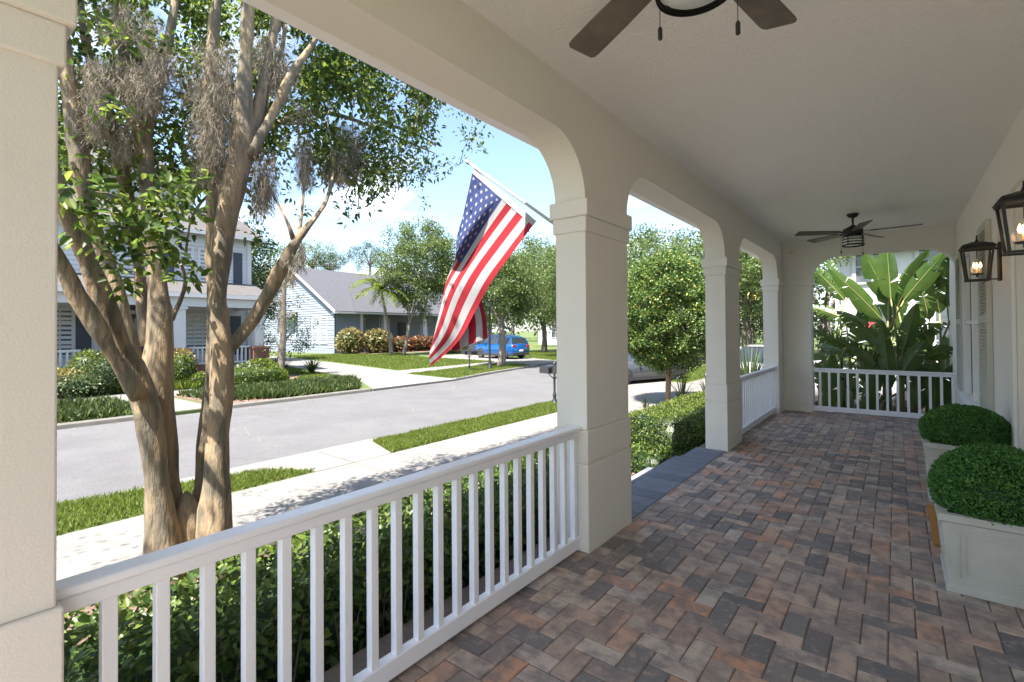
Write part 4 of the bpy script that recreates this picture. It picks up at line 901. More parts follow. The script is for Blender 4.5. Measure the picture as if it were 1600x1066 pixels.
# ================================================================= BROAD-LEAVED PLANTS AT THE END
def big_leaf(q, qs, base, pet, tip, w, droop=.15, tears=5, seed=0):
    """petiole base->pet, blade pet->tip"""
    rn = random.Random(seed); base, pet, tip = Vector(base), Vector(pet), Vector(tip)
    qs.tube([base, base.lerp(pet, .5)+Vector((0, 0, .05)), pet], [.028, .02, .013], 7)
    ax = tip-pet; L = ax.length; a = ax.normalized(); side = a.cross(Vector((rn.uniform(-.5, .5), -1, .15))).normalized(); nn = side.cross(a); n = 26
    mid = [pet+a*(L*k/n)+Vector((0, 0, -droop*L*(k/n)**2)) for k in range(n+1)]
    for i in range(n): qs.tube([mid[i]-nn*.004, mid[i+1]-nn*.004], [.011*(1-i/n)+.003, .011*(1-(i+1)/n)+.003], 5, cap=False)
    w *= .86; tears = tears+2
    def width(f): return w*.5*(math.sin(math.pi*min(1, f*1.02)**.75)**.62) if 0 < f < 1 else 0.005
    for sg in (-1, 1):
        cuts = set(rn.sample(range(4, n-2), min(tears, n-7))); lean = 0; segd = 0
        for i in range(n):
            if i in cuts: segd = rn.uniform(-.10, .10); lean = rn.uniform(.0, .05)
            w0, w1 = width(i/n), width((i+1)/n); g0 = .012 if i in cuts else 0
            cols = 3; prev0 = mid[i]; prev1 = mid[i+1]; vs = [prev0, prev1]
            for c in range(1, cols+1):
                f = c/cols; fold = .30*f*f
                vs.append(mid[i]+side*sg*w0*f+nn*(-w0*fold+segd*f*w*.5)+a*(w0*.35*f+lean*f+g0*f*2.5)-Vector((0, 0, .10*w0*f*f)))
                vs.append(mid[i+1]+side*sg*w1*f+nn*(-w1*fold+segd*f*w*.5)+a*(w1*.35*f+lean*f)-Vector((0, 0, .10*w1*f*f)))
            q.add(vs, [(2*c, 2*c+2, 2*c+3, 2*c+1) for c in range(cols)])
def bop(label, base, leaves, stems, seed):
    t_ = thing('bird_of_paradise_plant', label, 'plant', base, 'giant broad-leaved plants past the end railing')
    rn = random.Random(seed); qs = MB()
    for k, (dx_, dy_, h) in enumerate(stems):
        b = Vector(base)+Vector((dx_, dy_, 0)); qs.tube([b, b+Vector((dx_*.1, 0, h*.5)), b+Vector((dx_*.3, dy_*.2, h))], [.09, .075, .05], 10, nz_=.02, nf=6)
    for k, (pp, tp, Y, w, tears) in enumerate(leaves):
        st = stems[k % len(stems)]; b = Vector(base)+Vector((st[0]*1.2, st[1], st[2]*.8))
        q = MB(); big_leaf(q, qs, b, PY(*pp, Y), PY(*tp, Y+rn.uniform(-.4, .2)), w, droop=rn.uniform(.05, .16), tears=tears, seed=seed*50+k)
        build('leaf', q, 'banana_leaf', t_, smooth=True)
    for k in range(15):
        st = stems[k % len(stems)]; b = Vector(base)+Vector((st[0], st[1], st[2]*.75)); an = rn.uniform(0, 6.28); ln = rn.uniform(.9, 1.25); pt_ = b+Vector((math.cos(an)*.4, abs(math.sin(an))*.7+.15, rn.uniform(.1, .8)))
        q = MB(); big_leaf(q, qs, b, pt_, pt_+Vector((math.cos(an)*ln*.6, .25+abs(math.sin(an))*.3, ln*rn.uniform(-.1, .9))), rn.uniform(.2, .34), droop=rn.uniform(.1, .4), tears=rn.randint(4, 12), seed=seed*90+k)
        build('leaf', q, 'banana_leaf', t_, smooth=True)
    build('stem', qs, 'banana_stem', t_, smooth=True)
    return t_
bop('giant broad-leaved plant fanning out behind the middle of the end railing', (-.15, 12.1, GZ), [
    ((1378, 500), (1296, 408), 12.4, .40, 1), ((1388, 470), (1350, 385), 12.6, .46, 0), ((1392, 468), (1385, 372), 12.2, .46, 0), ((1402, 480), (1452, 372), 12.5, .34, 1), ((1412, 470), (1476, 388), 12.2, .42, 2),
    ((1382, 540), (1308, 478), 11.9, .36, 2), ((1390, 610), (1378, 488), 11.6, .30, 0), ((1408, 560), (1432, 470), 12.0, .34, 1), ((1372, 560), (1292, 520), 12.2, .34, 5), ((1405, 590), (1445, 525), 11.8, .36, 0),
    ((1376, 600), (1340, 545), 11.8, .36, 0), ((1384, 520), (1322, 440), 12.9, .34, 3), ((1396, 510), (1368, 420), 13.0, .36, 2), ((1404, 530), (1470, 440), 12.9, .34, 4), ((1390, 560), (1348, 500), 12.6, .34, 4), ((1400, 570), (1425, 520), 12.4, .34, 2), ((1410, 600), (1462, 560), 12.2, .32, 3), ((1385, 630), (1330, 600), 12.1, .30, 2), ((1400, 500), (1425, 405), 13.1, .38, 1), ((1350, 650), (1372, 565), 11.7, .34, 0), ((1418, 530), (1478, 500), 12.2, .34, 4), ((1395, 520), (1412, 430), 12.8, .40, 2)],
    [(-.22, 0, 1.5), (.0, .1, 1.7), (.18, -.05, 1.5), (.35, .1, 1.2)], 3)
bop('giant broad-leaved plant at the left side of the end opening', (-1.15, 12.3, GZ), [
    ((1320, 470), (1268, 408), 12.8, .36, 7), ((1312, 450), (1290, 398), 13.0, .36, 7), ((1322, 500), (1262, 470), 12.4, .34, 8), ((1325, 540), (1268, 512), 12.1, .32, 9), ((1318, 590), (1268, 545), 12.2, .32, 3),
    ((1300, 560), (1318, 500), 12.8, .36, 6), ((1296, 640), (1302, 548), 11.7, .34, 0), ((1290, 620), (1276, 560), 12.2, .34, 1), ((1330, 560), (1352, 468), 12.9, .36, 5), ((1320, 640), (1335, 580), 12.4, .34, 1)],
    [(-.1, 0, .9), (.2, .1, 1.2), (.35, 0, 1.0)], 5)
bop('giant broad-leaved plant at the right side of the end opening, by the house wall', (.62, 12.3, GZ), [
    ((1452, 500), (1430, 412), 12.6, .40, 8), ((1468, 490), (1450, 402), 12.4, .42, 6), ((1480, 480), (1482, 392), 12.3, .42, 2), ((1492, 485), (1500, 400), 12.0, .42, 2), ((1455, 540), (1425, 485), 12.3, .36, 5),
    ((1445, 560), (1492, 540), 11.9, .34, 2), ((1470, 570), (1500, 505), 12.6, .36, 3), ((1440, 640), (1425, 560), 12.0, .38, 0), ((1460, 640), (1462, 560), 11.8, .40, 0), ((1485, 640), (1486, 560), 11.8, .42, 0), ((1475, 600), (1440, 575), 12.1, .32, 2)],
    [(-.12, 0, 1.4), (.05, .1, 1.6), (.2, 0, 1.3)], 9)

# ================================================================= CARS
def make_car(label, loc, rot, paint, L=4.4, Wd=1.82, H=1.66, suv=True, name='parked_car', cat='car', group=None):
    t_ = thing(name, label, cat, (0, 0, 0), group)
    hw = Wd/2
    if suv: prof = [(-.5, .42, .62, .80, .93), (-.485, .30, .75, .93, .94), (-.40, .24, .88, 1.02, .97), (-.24, .22, .97, 1.07, 1.0), (-.1, .22, 1.0, 1.07, 1.0), (.2, .22, 1.02, 1.07, 1.0), (.40, .22, 1.06, 1.10, .98), (.475, .28, 1.05, 1.10, .96), (.5, .38, .98, 1.02, .92)]
    else: prof = [(-.5, .38, .52, .62, .90), (-.48, .26, .62, .72, .94), (-.38, .2, .74, .82, .98), (-.22, .18, .84, .90, 1.0), (0, .18, .88, .92, 1.0), (.25, .18, .90, .95, 1.0), (.40, .2, .90, .97, .98), (.48, .26, .86, .94, .95), (.5, .36, .78, .84, .90)]
    q = MB(); ring = []
    for fx, zb_, zs_, zt_, kw in prof:
        y = hw*kw
        ring.append([(fx*L, -y*.86, zb_), (fx*L, -y, zb_+.12), (fx*L, -y*1.0, (zb_+zs_)/2), (fx*L, -y*.985, zs_-.06), (fx*L, -y*.90, zt_-.02), (fx*L, 0, zt_+.02), (fx*L, y*.90, zt_-.02), (fx*L, y*.985, zs_-.06), (fx*L, y, (zb_+zs_)/2), (fx*L, y, zb_+.12), (fx*L, y*.86, zb_)])
    n = 11; vs = [v for r_ in ring for v in r_]; fs = [(i*n+k, (i+1)*n+k, (i+1)*n+(k+1) % n, i*n+(k+1) % n) for i in range(len(ring)-1) for k in range(n)]
    fs += [tuple(range(n)), tuple(reversed(range((len(ring)-1)*n, len(ring)*n)))]
    q.add(vs, fs); body = build('body', q, paint, t_, smooth=True)
    # greenhouse
    zb2 = 1.03 if suv else .88
    st = [(-.20, zb2, .86), (-.05, H-.06, .70), (.06, H, .72), (.30, H-.02, .72), (.42, H-.14, .70), (.485, zb2+.02, .84)] if suv else [(-.20, zb2, .86), (-.03, H-.05, .66), (.06, H, .68), (.18, H-.02, .68), (.30, H-.16, .68), (.42, zb2+.02, .84)]
    def gh(grow, lo, hi):
        g_ = MB(); v = []
        for fx, z, k in st:
            zz = zb2+(z-zb2)*hi; kk = .88+(k-.88)*hi if z > zb2+.1 else k
            v += [(fx*L, -hw*.88-grow, zb2-.02), (fx*L, -hw*kk-grow, max(zb2, zz)+grow), (fx*L, hw*kk+grow, max(zb2, zz)+grow), (fx*L, hw*.88+grow, zb2-.02)]
        f = [(i*4+k, i*4+k+1, (i+1)*4+k+1, (i+1)*4+k) for i in range(len(st)-1) for k in range(3)]; g_.add(v, f); return g_
    build('window_glass', gh(0, 0, 1), 'car_glass', t_, smooth=False)
    r_ = MB()                                    # roof + pillars
    tops = st[1:-1]
    for i in range(len(tops)-1):
        a, b = tops[i], tops[i+1]
        r_.add([(a[0]*L, -hw*a[2]-.01, a[1]-.045), (b[0]*L, -hw*b[2]-.01, b[1]-.045), (b[0]*L, -hw*b[2]*.93, b[1]+.02), (a[0]*L, -hw*a[2]*.93, a[1]+.02), (a[0]*L, hw*a[2]*.93, a[1]+.02), (b[0]*L, hw*b[2]*.93, b[1]+.02), (b[0]*L, hw*b[2]+.01, b[1]-.045), (a[0]*L, hw*a[2]+.01, a[1]-.045)],
               [(0, 1, 2, 3), (3, 2, 5, 4), (4, 5, 6, 7)])
    for sg in (-1, 1):
        P0 = lambda f, k, z: (f*L, sg*hw*k, z)
        r_.obox(P0(-.20, .87, zb2), P0(-.05, .70, H-.07), .07, .05, (0, 1, 0)); r_.obox(P0(.12, .89, zb2), P0(.12, .72, H-.04), .05, .07, (0, 1, 0))
        r_.obox(P0(.33 if suv else .26, .89, zb2), P0(.32 if suv else .22, .715, H-.05), .05, .08, (0, 1, 0)); e = st[-1]; e2 = st[-2]; r_.obox(P0(e[0]-.01, .86, e[1]), P0(e2[0], e2[2], e2[1]), .12, .07, (0, 1, 0))
        if suv: r_.obox(P0(.0, .62, H+.05), P0(.34, .62, H+.04), .03, .03)
    build('roof', r_, paint, t_)
    # trims
    q = MB()
    for sg in (-1, 1): q.box(-.33*L, .33*L, sg*hw-.02 if sg > 0 else sg*hw-.012, sg*hw+.012 if sg > 0 else sg*hw+.02, .20, .34)
    q.box(-.515*L, -.49*L, -hw*.7, hw*.7, .36, .52); q.box(.48*L, .508*L, -hw*.84, hw*.84, .30, .46); build('lower_trim', q, 'tyre', t_, bevel=.01)
    for sg in (-1, 1):
        q = MB(); q.box(-.496*L, -.46*L, sg*hw*.62-.14, sg*hw*.62+.14, .70 if suv else .56, .82 if suv else .66); build('headlight', q, 'head_lamp', t_, bevel=.02)
        q = MB(); q.box(.462*L, .503*L, sg*hw*.72-.14, sg*hw*.72+.16, .86 if suv else .72, 1.02 if suv else .84); build('tail_light', q, 'tail_lamp', t_, bevel=.02)
        q = MB(); q.box(-.17*L-.05, -.17*L+.06, sg*(hw+.02)-.07, sg*(hw+.02)+.07, zb2+.01, zb2+.15); build('mirror', q, paint, t_, bevel=.02)
    q = MB(); q.box(.502*L, .508*L, -.16, .16, .56, .68); build('licence_plate', q, 'plate', t_)
    wr = .35 if suv else .32
    for fx in (-.31, .30):
        for sg in (-1, 1):
            c = Vector((fx*L, sg*(hw-.10), wr)); q = MB()
            q.lathe([(wr-.13, -.11), (wr-.02, -.11), (wr, -.08), (wr, .08), (wr-.02, .11), (wr-.13, .11)], (0, 0, 0), 28)
            q.v = [(c.x+a, c.y+z, c.z+b) for a, b, z in q.v]; w_ = build('wheel', q, 'tyre', t_, smooth=True)
            q = MB(); q.lathe([(0, .085), (.05, .09), (.07, .075)], (0, 0, 0), 10); q.lathe([(wr-.15, .06), (wr-.13, .105), (wr-.125, .1)], (0, 0, 0), 28)
            for k in range(5):
                an = 2*math.pi*k/5; q.obox((0, 0, .078), ((wr-.13)*math.cos(an), (wr-.13)*math.sin(an), .09), .07, .02)
            q.v = [(c.x+a, c.y+sg*z, c.z+b) for a, b, z in q.v]; build('rim', q, 'rim', w_)
            q = MB(); q.lathe([(0, .0), (wr+.07, .0)], (0, 0, 0), 24); q.v = [(c.x+a, sg*(hw*1.004), c.z+b) for a, b, z in q.v if True]
            q.v = [(a, b, max(.2, c_)) for a, b, c_ in q.v]; build('wheel_arch', q, 'tyre', t_)
    t_.location = loc; t_.rotation_euler = (0, 0, rot)
    return t_
make_car('bright blue small SUV parked in the driveway behind the street lamp', (-23.3, 28.4, -.478), R(-10), 'car_blue', L=4.4, H=1.64)
make_car('black SUV mostly hidden behind the blue one', (-26.6, 31.4, -.49), R(-6), 'car_black', L=4.8, H=1.74, Wd=1.9)
make_car('dark gray sedan parked behind the slim evergreen trunk', (-8.3, 18.6, -.56), R(70), 'car_gray', suv=False, H=1.42, L=4.6)
make_car('white car seen over the railing in the third arch', (-3.7, 19.0, -.49), R(75), 'car_white', suv=False, H=1.45, L=4.6, Wd=1.85)
make_car('white SUV glimpsed between the broad leaves past the end railing', (-.9, 15.6, -.49), R(5), 'car_white', H=1.70, L=4.8, Wd=1.9)

# ================================================================= MAILBOXES, LAMP POST
def mailbox(label, base, h=1.12, boxes=2, rot=0.0, fancy=True):
    t_ = thing('mailbox', label, 'mailbox', (0, 0, 0), 'black twin mailboxes on posts')
    q = MB(); prof = [(.09, 0), (.09, .03), (.05, .06), (.045, .2), (.06, .24), (.045, .28), (.032, .34), (.032, h-.34), (.05, h-.31), (.032, h-.28), (.03, h-.2)]
    q.lathe(prof, (0, 0, 0), 16); build('post', q, 'mail_metal', t_, smooth=True)
    q = MB(); q.box(-.32, .32, -.05, .05, h-.21, h-.185); q.obox((-.2, 0, h-.2), (0, 0, h-.38), .02, .02); q.obox((.2, 0, h-.2), (0, 0, h-.38), .02, .02); build('cross_arm', q, 'mail_metal', t_)
    for sx in ((-1, 1) if boxes == 2 else (0,)):
        q = MB(); c = sx*.2; out = [(c-.13, h-.18), (c+.13, h-.18), (c+.13, h-.05)]+[(c+.13*math.cos(R(a)), h-.05+.08*math.sin(R(a))) for a in range(20, 180, 20)]+[(c-.13, h-.05)]
        q.prism(out, -.24, .24, 'y'); bx_ = build('box', q, 'mail_metal', t_, bevel=.005)
        q = MB(); out2 = [(c+(u-c)*1.06, h-.12+(v-h+.12)*1.08) for u, v in out]; q.prism(out2, -.255, -.238, 'y'); q.prism(out2, .238, .255, 'y'); build('door', q, 'mail_metal', bx_)
    q = MB(); q.lathe([(.028, h-.2), (.03, h-.1), (.02, h-.02), (.045, h+.0), (.02, h+.02), (.045, h+.06), (.03, h+.10), (.008, h+.12), (.0, h+.14)], (0, 0, 0), 14); build('finial', q, 'mail_metal', t_, smooth=True)
    t_.location = base; t_.rotation_euler = (0, 0, rot); return t_
mailbox('ornate black twin mailbox beside the near grass strip, against the first column', (-7.55, 11.55, GZ), h=1.05, rot=R(8))
mailbox('small black twin mailbox on the verge across the street, below the flag', (-17.25, 18.45, GZ), h=1.05, rot=R(5))
lp = thing('street_lamp', 'tall thin black lamp post on the verge across the street', 'lamp post', (-17.2, 20.0, GZ))
q = MB(); q.lathe([(.16, -.5), (.16, -.42), (.09, -.3), (.065, -.1), (.06, .4), (.05, 2.72), (.08, 2.76), (.05, 2.8)], (-17.2, 20, 0), 14); build('post', q, 'iron', lp, smooth=True)
q = MB(); q.lathe([(.05, 2.8), (.13, 2.88), (.16, 3.12), (.13, 3.14)], (-17.2, 20, 0), 8); build('lamp_shade', q, 'window_glass', lp)
q = MB(); q.lathe([(.0, 3.36), (.03, 3.3), (.08, 3.22), (.19, 3.13), (.0, 3.13)], (-17.2, 20, 0), 12); q.tube([(-17.2, 20, 3.3), (-17.2, 20, 3.45)], [.02, .005], 8); build('lamp_cap', q, 'iron', lp, smooth=True)

# ================================================================= HOUSES
def gwin(parent, face, c, w, z0, z1, cols=2, rows=2, trim=.12, shutters=0, blinds=True, m='house_trim'):
    """window on a wall plane. face 'x': wall at x=c[0] looking +X, along y ; 'y': wall at y=c[1] looking -Y"""
    def bx(q, u0, u1, d0, d1, a, b):
        if face == 'x': q.box(c[0]+d0, c[0]+d1, c[1]+u0, c[1]+u1, a, b)
        else: q.box(c[0]+u0, c[0]+u1, c[1]-d1, c[1]-d0, a, b)
    q = MB(); h = w/2
    bx(q, -h-trim, -h, .003, .07, z0, z1); bx(q, h, h+trim, .003, .07, z0, z1); bx(q, -h-trim, h+trim, .003, .075, z1, z1+trim); bx(q, -h-trim-.04, h+trim+.04, .003, .10, z0-.08, z0)
    for k in range(1, cols): u = -h+w*k/cols; bx(q, u-.025, u+.025, .02, .045, z0, z1)
    for k in range(1, rows): z = z0+(z1-z0)*k/rows; bx(q, -h, h, .02, .043, z-.02, z+.02)
    f = build('window', q, m, parent)
    q = MB(); bx(q, -h, h, .008, .014, z0, z1); build('pane', q, 'blind' if blinds else 'window_glass', f)
    if shutters:
        for sg in (-1, 1):
            q = MB(); u = sg*(h+trim+.22); bx(q, u-.2, u+.2, .01, .06, z0, z1); build('shutter', q, 'dark_shutter', parent, bevel=.01)
    return f
def siding(q, face, c, u0, u1, z0, z1, step=.18, lean=.02, ztop=None):
    """lap siding as real boards. ztop(u) optional"""
    z = z0
    while z < z1-1e-3:
        zz = min(z+step, z1); a, b = u0, u1
        if ztop:
            us = np.linspace(u0, u1, 200); ok = us[[ztop(u) >= (z+zz)/2 for u in us]]
            if len(ok) < 2: break
            a, b = ok[0], ok[-1]
        if face == 'x': q.add([(c+lean, a, z), (c+lean, b, z), (c, b, zz), (c, a, zz), (c, a, z), (c, b, z)], [(0, 1, 2, 3), (4, 5, 1, 0)])
        else: q.add([(a, c-lean, z), (b, c-lean, z), (b, c, zz), (a, c, zz), (a, c, z), (b, c, z)], [(0, 1, 2, 3), (4, 5, 1, 0)])
        z = zz
# ---- white two-storey house
h1 = thing('white_house', 'white two-storey house with gray roof, columned porch and dark shutters, behind the tree', 'house', (-26, 4, GZ))
q = MB(); q.box(-40, -25.02, -14, 11.02, -.5, 6.2); siding(q, 'x', -25.0, -14, 11.05, .1, 6.1, lean=.035); build('wall', q, 'siding_white', h1)
q = MB(); q.box(-40, -28.02, -14, 9.6, 6.2, 9.0); siding(q, 'x', -28.0, -14, 9.6, 6.2, 8.8); build('upper_wall', q, 'siding_white', h1)
q = MB(); q.add([(-24.5, -14.5, 6.15), (-24.5, 11.5, 6.15), (-28.3, 11.5, 8.0), (-28.3, -14.5, 8.0), (-32, 11.5, 8.6)], [(0, 1, 2, 3)]); q.add([(-24.5, 11.5, 6.15), (-40, 11.5, 6.15), (-36, 9.0, 8.9), (-28.2, 9.0, 8.0)], [(0, 1, 2, 3)])
q.box(-40.5, -27.4, -14.5, 10.2, 9.0, 9.15); q.add([(-27.4, -14.5, 9.16), (-27.4, 10.2, 9.16), (-33, 6, 12.2), (-33, -14.5, 12.2), (-40.5, 10.2, 9.16)], [(0, 1, 2, 3), (1, 4, 2)])
rf = build('roof', q, 'roof_brown', h1)
q = MB(); q.box(-24.52, -24.4, -14.5, 11.5, 5.98, 6.17); q.box(-24.52, -40, 11.38, 11.5, 5.98, 6.17); q.box(-27.5, -27.38, -14.5, 10.2, 8.82, 8.99); q.box(-24.98, -24.9, 10.87, 11.06, .1, 6.0); build('fascia', q, 'house_trim', rf)
# porch of it
q = MB(); q.add([(-22.1, -14.2, 3.16), (-22.1, 10.75, 3.16), (-25.1, 11.2, 3.95), (-25.1, -14.2, 3.95)], [(0, 1, 2, 3)]); q.add([(-22.1, 10.75, 3.16), (-25.1, 10.75, 3.16), (-25.1, 10.75, 3.95)], [(0, 1, 2)]); build('porch_roof', q, 'roof_brown', h1)
q = MB(); q.box(-22.2, -22.05, -14.2, 10.8, 2.98, 3.15); q.box(-22.65, -22.25, -14.0, 10.5, 2.62, 2.98); q.box(-25.0, -22.2, 10.3, 10.55, 2.62, 3.0); q.box(-25, -22.3, -14, 10.4, 2.985, 3.0); build('porch_beam', q, 'house_trim', h1)
q = MB(); q.box(-25.0, -22.2, -14, 10.55, -.5, .22); build('porch_floor', q, 'brick', h1)
for y in (-3.2, 1.6, 7.15, 10.25):
    if y == 1.6: continue
    q = MB(); w = .2 if y != 7.15 else .21; q.box(-22.45-w, -22.45+w, y-w, y+w, .95, 2.62); q.box(-22.72, -22.18, y-.27, y+.27, 2.5, 2.6); build('column', q, 'house_trim', h1, bevel=.01)
    q = MB(); q.box(-22.8, -22.1, y-.34, y+.34, -.5, .86); q.box(-22.84, -22.06, y-.38, y+.38, .86, .94); build('column_base', q, 'brick', h1)
q = MB(); q.box(-22.8, -22.1, 4.3, 5.3, -.5, .85); build('brick_pier', q, 'brick', h1)
gwin(h1, 'x', (-25, 8.25, 0), .42, 3.95, 5.35, 1, 4, shutters=0); gwin(h1, 'x', (-25, 9.05, 0), .42, 3.95, 5.35, 1, 4)
for y in (7.6, 9.75, 10.45):
    q = MB(); q.box(-24.97, -24.93, y-.2, y+.2, 3.9, 5.4); build('shutter', q, 'dark_shutter', h1)
gwin(h1, 'x', (-25, 8.6, 0), 1.35, .75, 2.35, 4, 4, blinds=False); gwin(h1, 'x', (-25, 3.9, 0), 1.0, .75, 2.45, 3, 4, blinds=False)
for y in (10.35, 4.75, 3.0):
    q = MB(); q.box(-24.97, -24.93, y-.24, y+.24, .5, 2.35); build('shutter', q, 'dark_shutter', h1)
q = MB(); q.box(-24.97, -24.90, 5.75, 6.75, .22, 2.35); d1 = build('door', q, 'dark_shutter', h1)
q = MB(); q.box(-24.9, -24.88, 5.95, 6.15, .9, 2.2); q.box(-24.9, -24.88, 6.35, 6.55, .9, 2.2); build('pane', q, 'blind', d1)
q = MB(); q.box(-24.97, -24.9, 5.45, 7.05, 2.42, 2.85); q.box(-24.97, -24.88, 5.55, 5.7, .22, 2.42); q.box(-24.97, -24.88, 6.8, 6.95, .22, 2.42); build('door_frame', q, 'house_trim', h1)
q = MB(); q.box(-24.89, -24.87, 5.65, 6.85, 2.5, 2.75); build('transom', q, 'window_glass', h1)
gwin(h1, 'x', (-28, 6.7, 0), .55, 7.0, 7.9, 2, 2, blinds=False); gwin(h1, 'x', (-28, 7.7, 0), .55, 7.0, 7.9, 2, 2, blinds=False); gwin(h1, 'x', (-28, 5.7, 0), .55, 7.0, 7.9, 2, 2, blinds=False)
gwin(h1, 'x', (-25, 5.9, 0), .9, 3.95, 5.35, 2, 4, blinds=False); gwin(h1, 'x', (-25, 3.2, 0), .9, 3.95, 5.35, 2, 4, blinds=False)
def far_rail(label, x, a, b, z0, z1):
    t_ = thing('white_railing', label, 'railing', (x, (a+b)/2, z0), 'white railings of the house across the street')
    q = MB(); q.box(x-.05, x+.05, a, b, z1-.07, z1); build('top_rail', q, 'house_trim', t_); q = MB(); q.box(x-.04, x+.04, a, b, z0+.02, z0+.1); build('bottom_rail', q, 'house_trim', t_)
    n = int((b-a)/.17)
    for k in range(n+1):
        y = a+(b-a)*(k+.0)/n; q = MB(); q.box(x-.03, x+.03, y-.03, y+.03, z0+.1, z1-.07); build('baluster', q, 'house_trim', t_)
far_rail('white railing on the far house porch, to the right of its column', -22.45, 7.5, 9.9, .24, .98)
far_rail('white railing on the far house porch, at the left behind the trunk', -22.45, 1.9, 4.2, .24, 1.0)
def rocker(label, x, y):
    t_ = thing('rocking_chair', label, 'chair', (x, y, .22), 'chairs on the far porch')
    m = 'house_trim' if y < 5 else 'dark_shutter'
    q = MB(); q.box(x-.25, x+.25, y-.26, y+.26, .62, .66); build('seat', q, m, t_)
    q = MB()
    for k in range(6): q.obox((x-.25, y-.22+k*.088, .66), (x-.42, y-.22+k*.088, 1.35), .035, .02)
    q.obox((x-.41, y-.27, 1.3), (x-.41, y+.27, 1.3), .03, .09); q.obox((x-.27, y-.27, .72), (x-.27, y+.27, .72), .03, .06); build('backrest', q, m, t_)
    for sx in (-.24, .24):
        for sy in (-.25, .25): q = MB(); q.obox((x+sx, y+sy, .26), (x+sx, y+sy, .9), .035, .035); build('leg', q, m, t_)
    for sy in (-.27, .27): q = MB(); q.obox((x-.32, y+sy, .9), (x+.3, y+sy, .9), .06, .025); q.tube([(x-.45, y+sy, .30), (x-.2, y+sy, .25), (x+.1, y+sy, .25), (x+.4, y+sy, .31)], .02, 6); build('rocker_runner', q, m, t_)
rocker('pale rocking chair on the far porch, seen past the left trunks', -23.6, 3.35); rocker('dark rocking chair on the far porch, right of the right-hand trunk', -23.4, 9.7)

# ---- blue-gray house
h2 = thing('blue_house', 'pale blue one-storey house with dark gray gabled roof and white trim', 'house', (-46, 30, GZ))
FX = -41.5; GY_ = 26.05; gx0, gx1, gpk, gzp, gze = -57.4, FX, -49.2, 8.25, 3.85
def gtop(x): return gze+(gzp-gze)*(1-abs(x-gpk)/(gx1-gpk)) if x > gpk else gze+(gzp-gze)*(1-abs(x-gpk)/(gpk-gx0))
q = MB(); siding(q, 'y', GY_, gx0, gx1, -.2, 8.2, step=.24, lean=.05, ztop=gtop); q.box(gx0, gx1, GY_-.03, GY_+.02, -.5, -.1)
q.add([(gx0, GY_+.01, -.5), (gx1, GY_+.01, -.5), (gx1, GY_+.01, gze), (gpk, GY_+.01, gzp), (gx0, GY_+.01, gze)], [(0, 1, 2, 3, 4)])
siding(q, 'x', FX, GY_, 28.9, -.2, 3.5, step=.24, lean=.05); q.box(FX-.05, FX+.03, GY_, 28.9, -.5, -.1)
q.box(-55, FX-.02, GY_+.02, 28.9, -.5, 3.4); q.box(-55, -43.8, 28.9, 44, -.5, 3.6); q.box(-56, -42.6, 44, 50, -.5, 3.4); siding(q, 'x', -42.58, 44, 50, -.1, 3.4, step=.2)
siding(q, 'x', -43.78, 28.9, 44, -.1, 3.4, step=.2)
build('wall', q, 'siding_blue', h2)
q = MB(); ov = .5
sl = (gzp-gze)/(gx1-gpk)
q.add([(-40.7, GY_-ov, 3.5), (-40.7, 44.6, 3.5), (-46.5, 41.5, 6.9), (gpk, 38.5, gzp+.1), (gpk, GY_-ov, gzp+.1)], [(0, 1, 2, 3, 4)])
q.add([(gx0-ov, GY_-ov, gze-ov*sl+.1), (gx0-ov, 50, gze-ov*sl+.1), (gpk, 50, gzp+.1), (gpk, GY_-ov, gzp+.1)], [(3, 2, 1, 0)])
q.add([(-40.62, 27.6, 3.50), (-40.62, 44.7, 3.50), (-45.4, 42, 6.52), (-45.4, 30.2, 6.52), (-45.6, 42, 6.2), (-45.6, 30.2, 6.2)], [(0, 1, 2, 3), (3, 2, 4, 5), (0, 3, 5)])
q.add([(gpk, 38.5, gzp+.1), (-40.7, 44.6, 3.5), (-55, 44.6, 3.5)], [(0, 1, 2)])
q.add([(-41.6, 43.6, 3.45), (-41.6, 50.6, 3.45), (-49, 50.6, 6.8), (-49, 43.6, 6.8)], [(0, 1, 2, 3)])
rf = build('roof', q, 'roof_gray', h2)
q = MB()
for a, b in (((-40.7, 3.42), (gpk, gzp)), ((gx0-ov, gze-ov*sl), (gpk, gzp))):
    q.obox((a[0], GY_-ov-.03, a[1]), (b[0], GY_-ov-.03, b[1]), .06, .30, (0, 1, 0)) if False else q.add([(a[0], GY_-ov-.02, a[1]-.18), (b[0], GY_-ov-.02, b[1]-.18), (b[0], GY_-ov-.02, b[1]+.14), (a[0], GY_-ov-.02, a[1]+.14), (a[0], GY_-ov+.04, a[1]-.18), (b[0], GY_-ov+.04, b[1]-.18)], [(0, 1, 2, 3), (0, 4, 5, 1)])
q.box(FX+.74, FX+.82, GY_-.4, 44.6, 3.28, 3.46); q.box(FX, FX+.74, GY_-.38, 44.5, 3.30, 3.34); build('fascia', q, 'house_trim', rf)
q = MB(); q.tube([(-46, 33.5, 6.0), (-46, 33.5, 7.1)], .12, 10); q.tube([(-46, 33.5, 7.1), (-46, 33.5, 7.3)], .2, 10); build('vent_pipe', q, 'iron', rf)
gwin(h2, 'y', (-50.1, GY_, 0), 1.2, 4.9, 6.5, 2, 2); gwin(h2, 'y', (-44.9, GY_, 0), 1.0, .5, 2.9, 1, 2); gwin(h2, 'y', (-43.4, GY_, 0), 1.0, .5, 2.9, 1, 2)
gwin(h2, 'y', (-50.3, GY_, 0), 3.2, .9, 2.7, 3, 2)
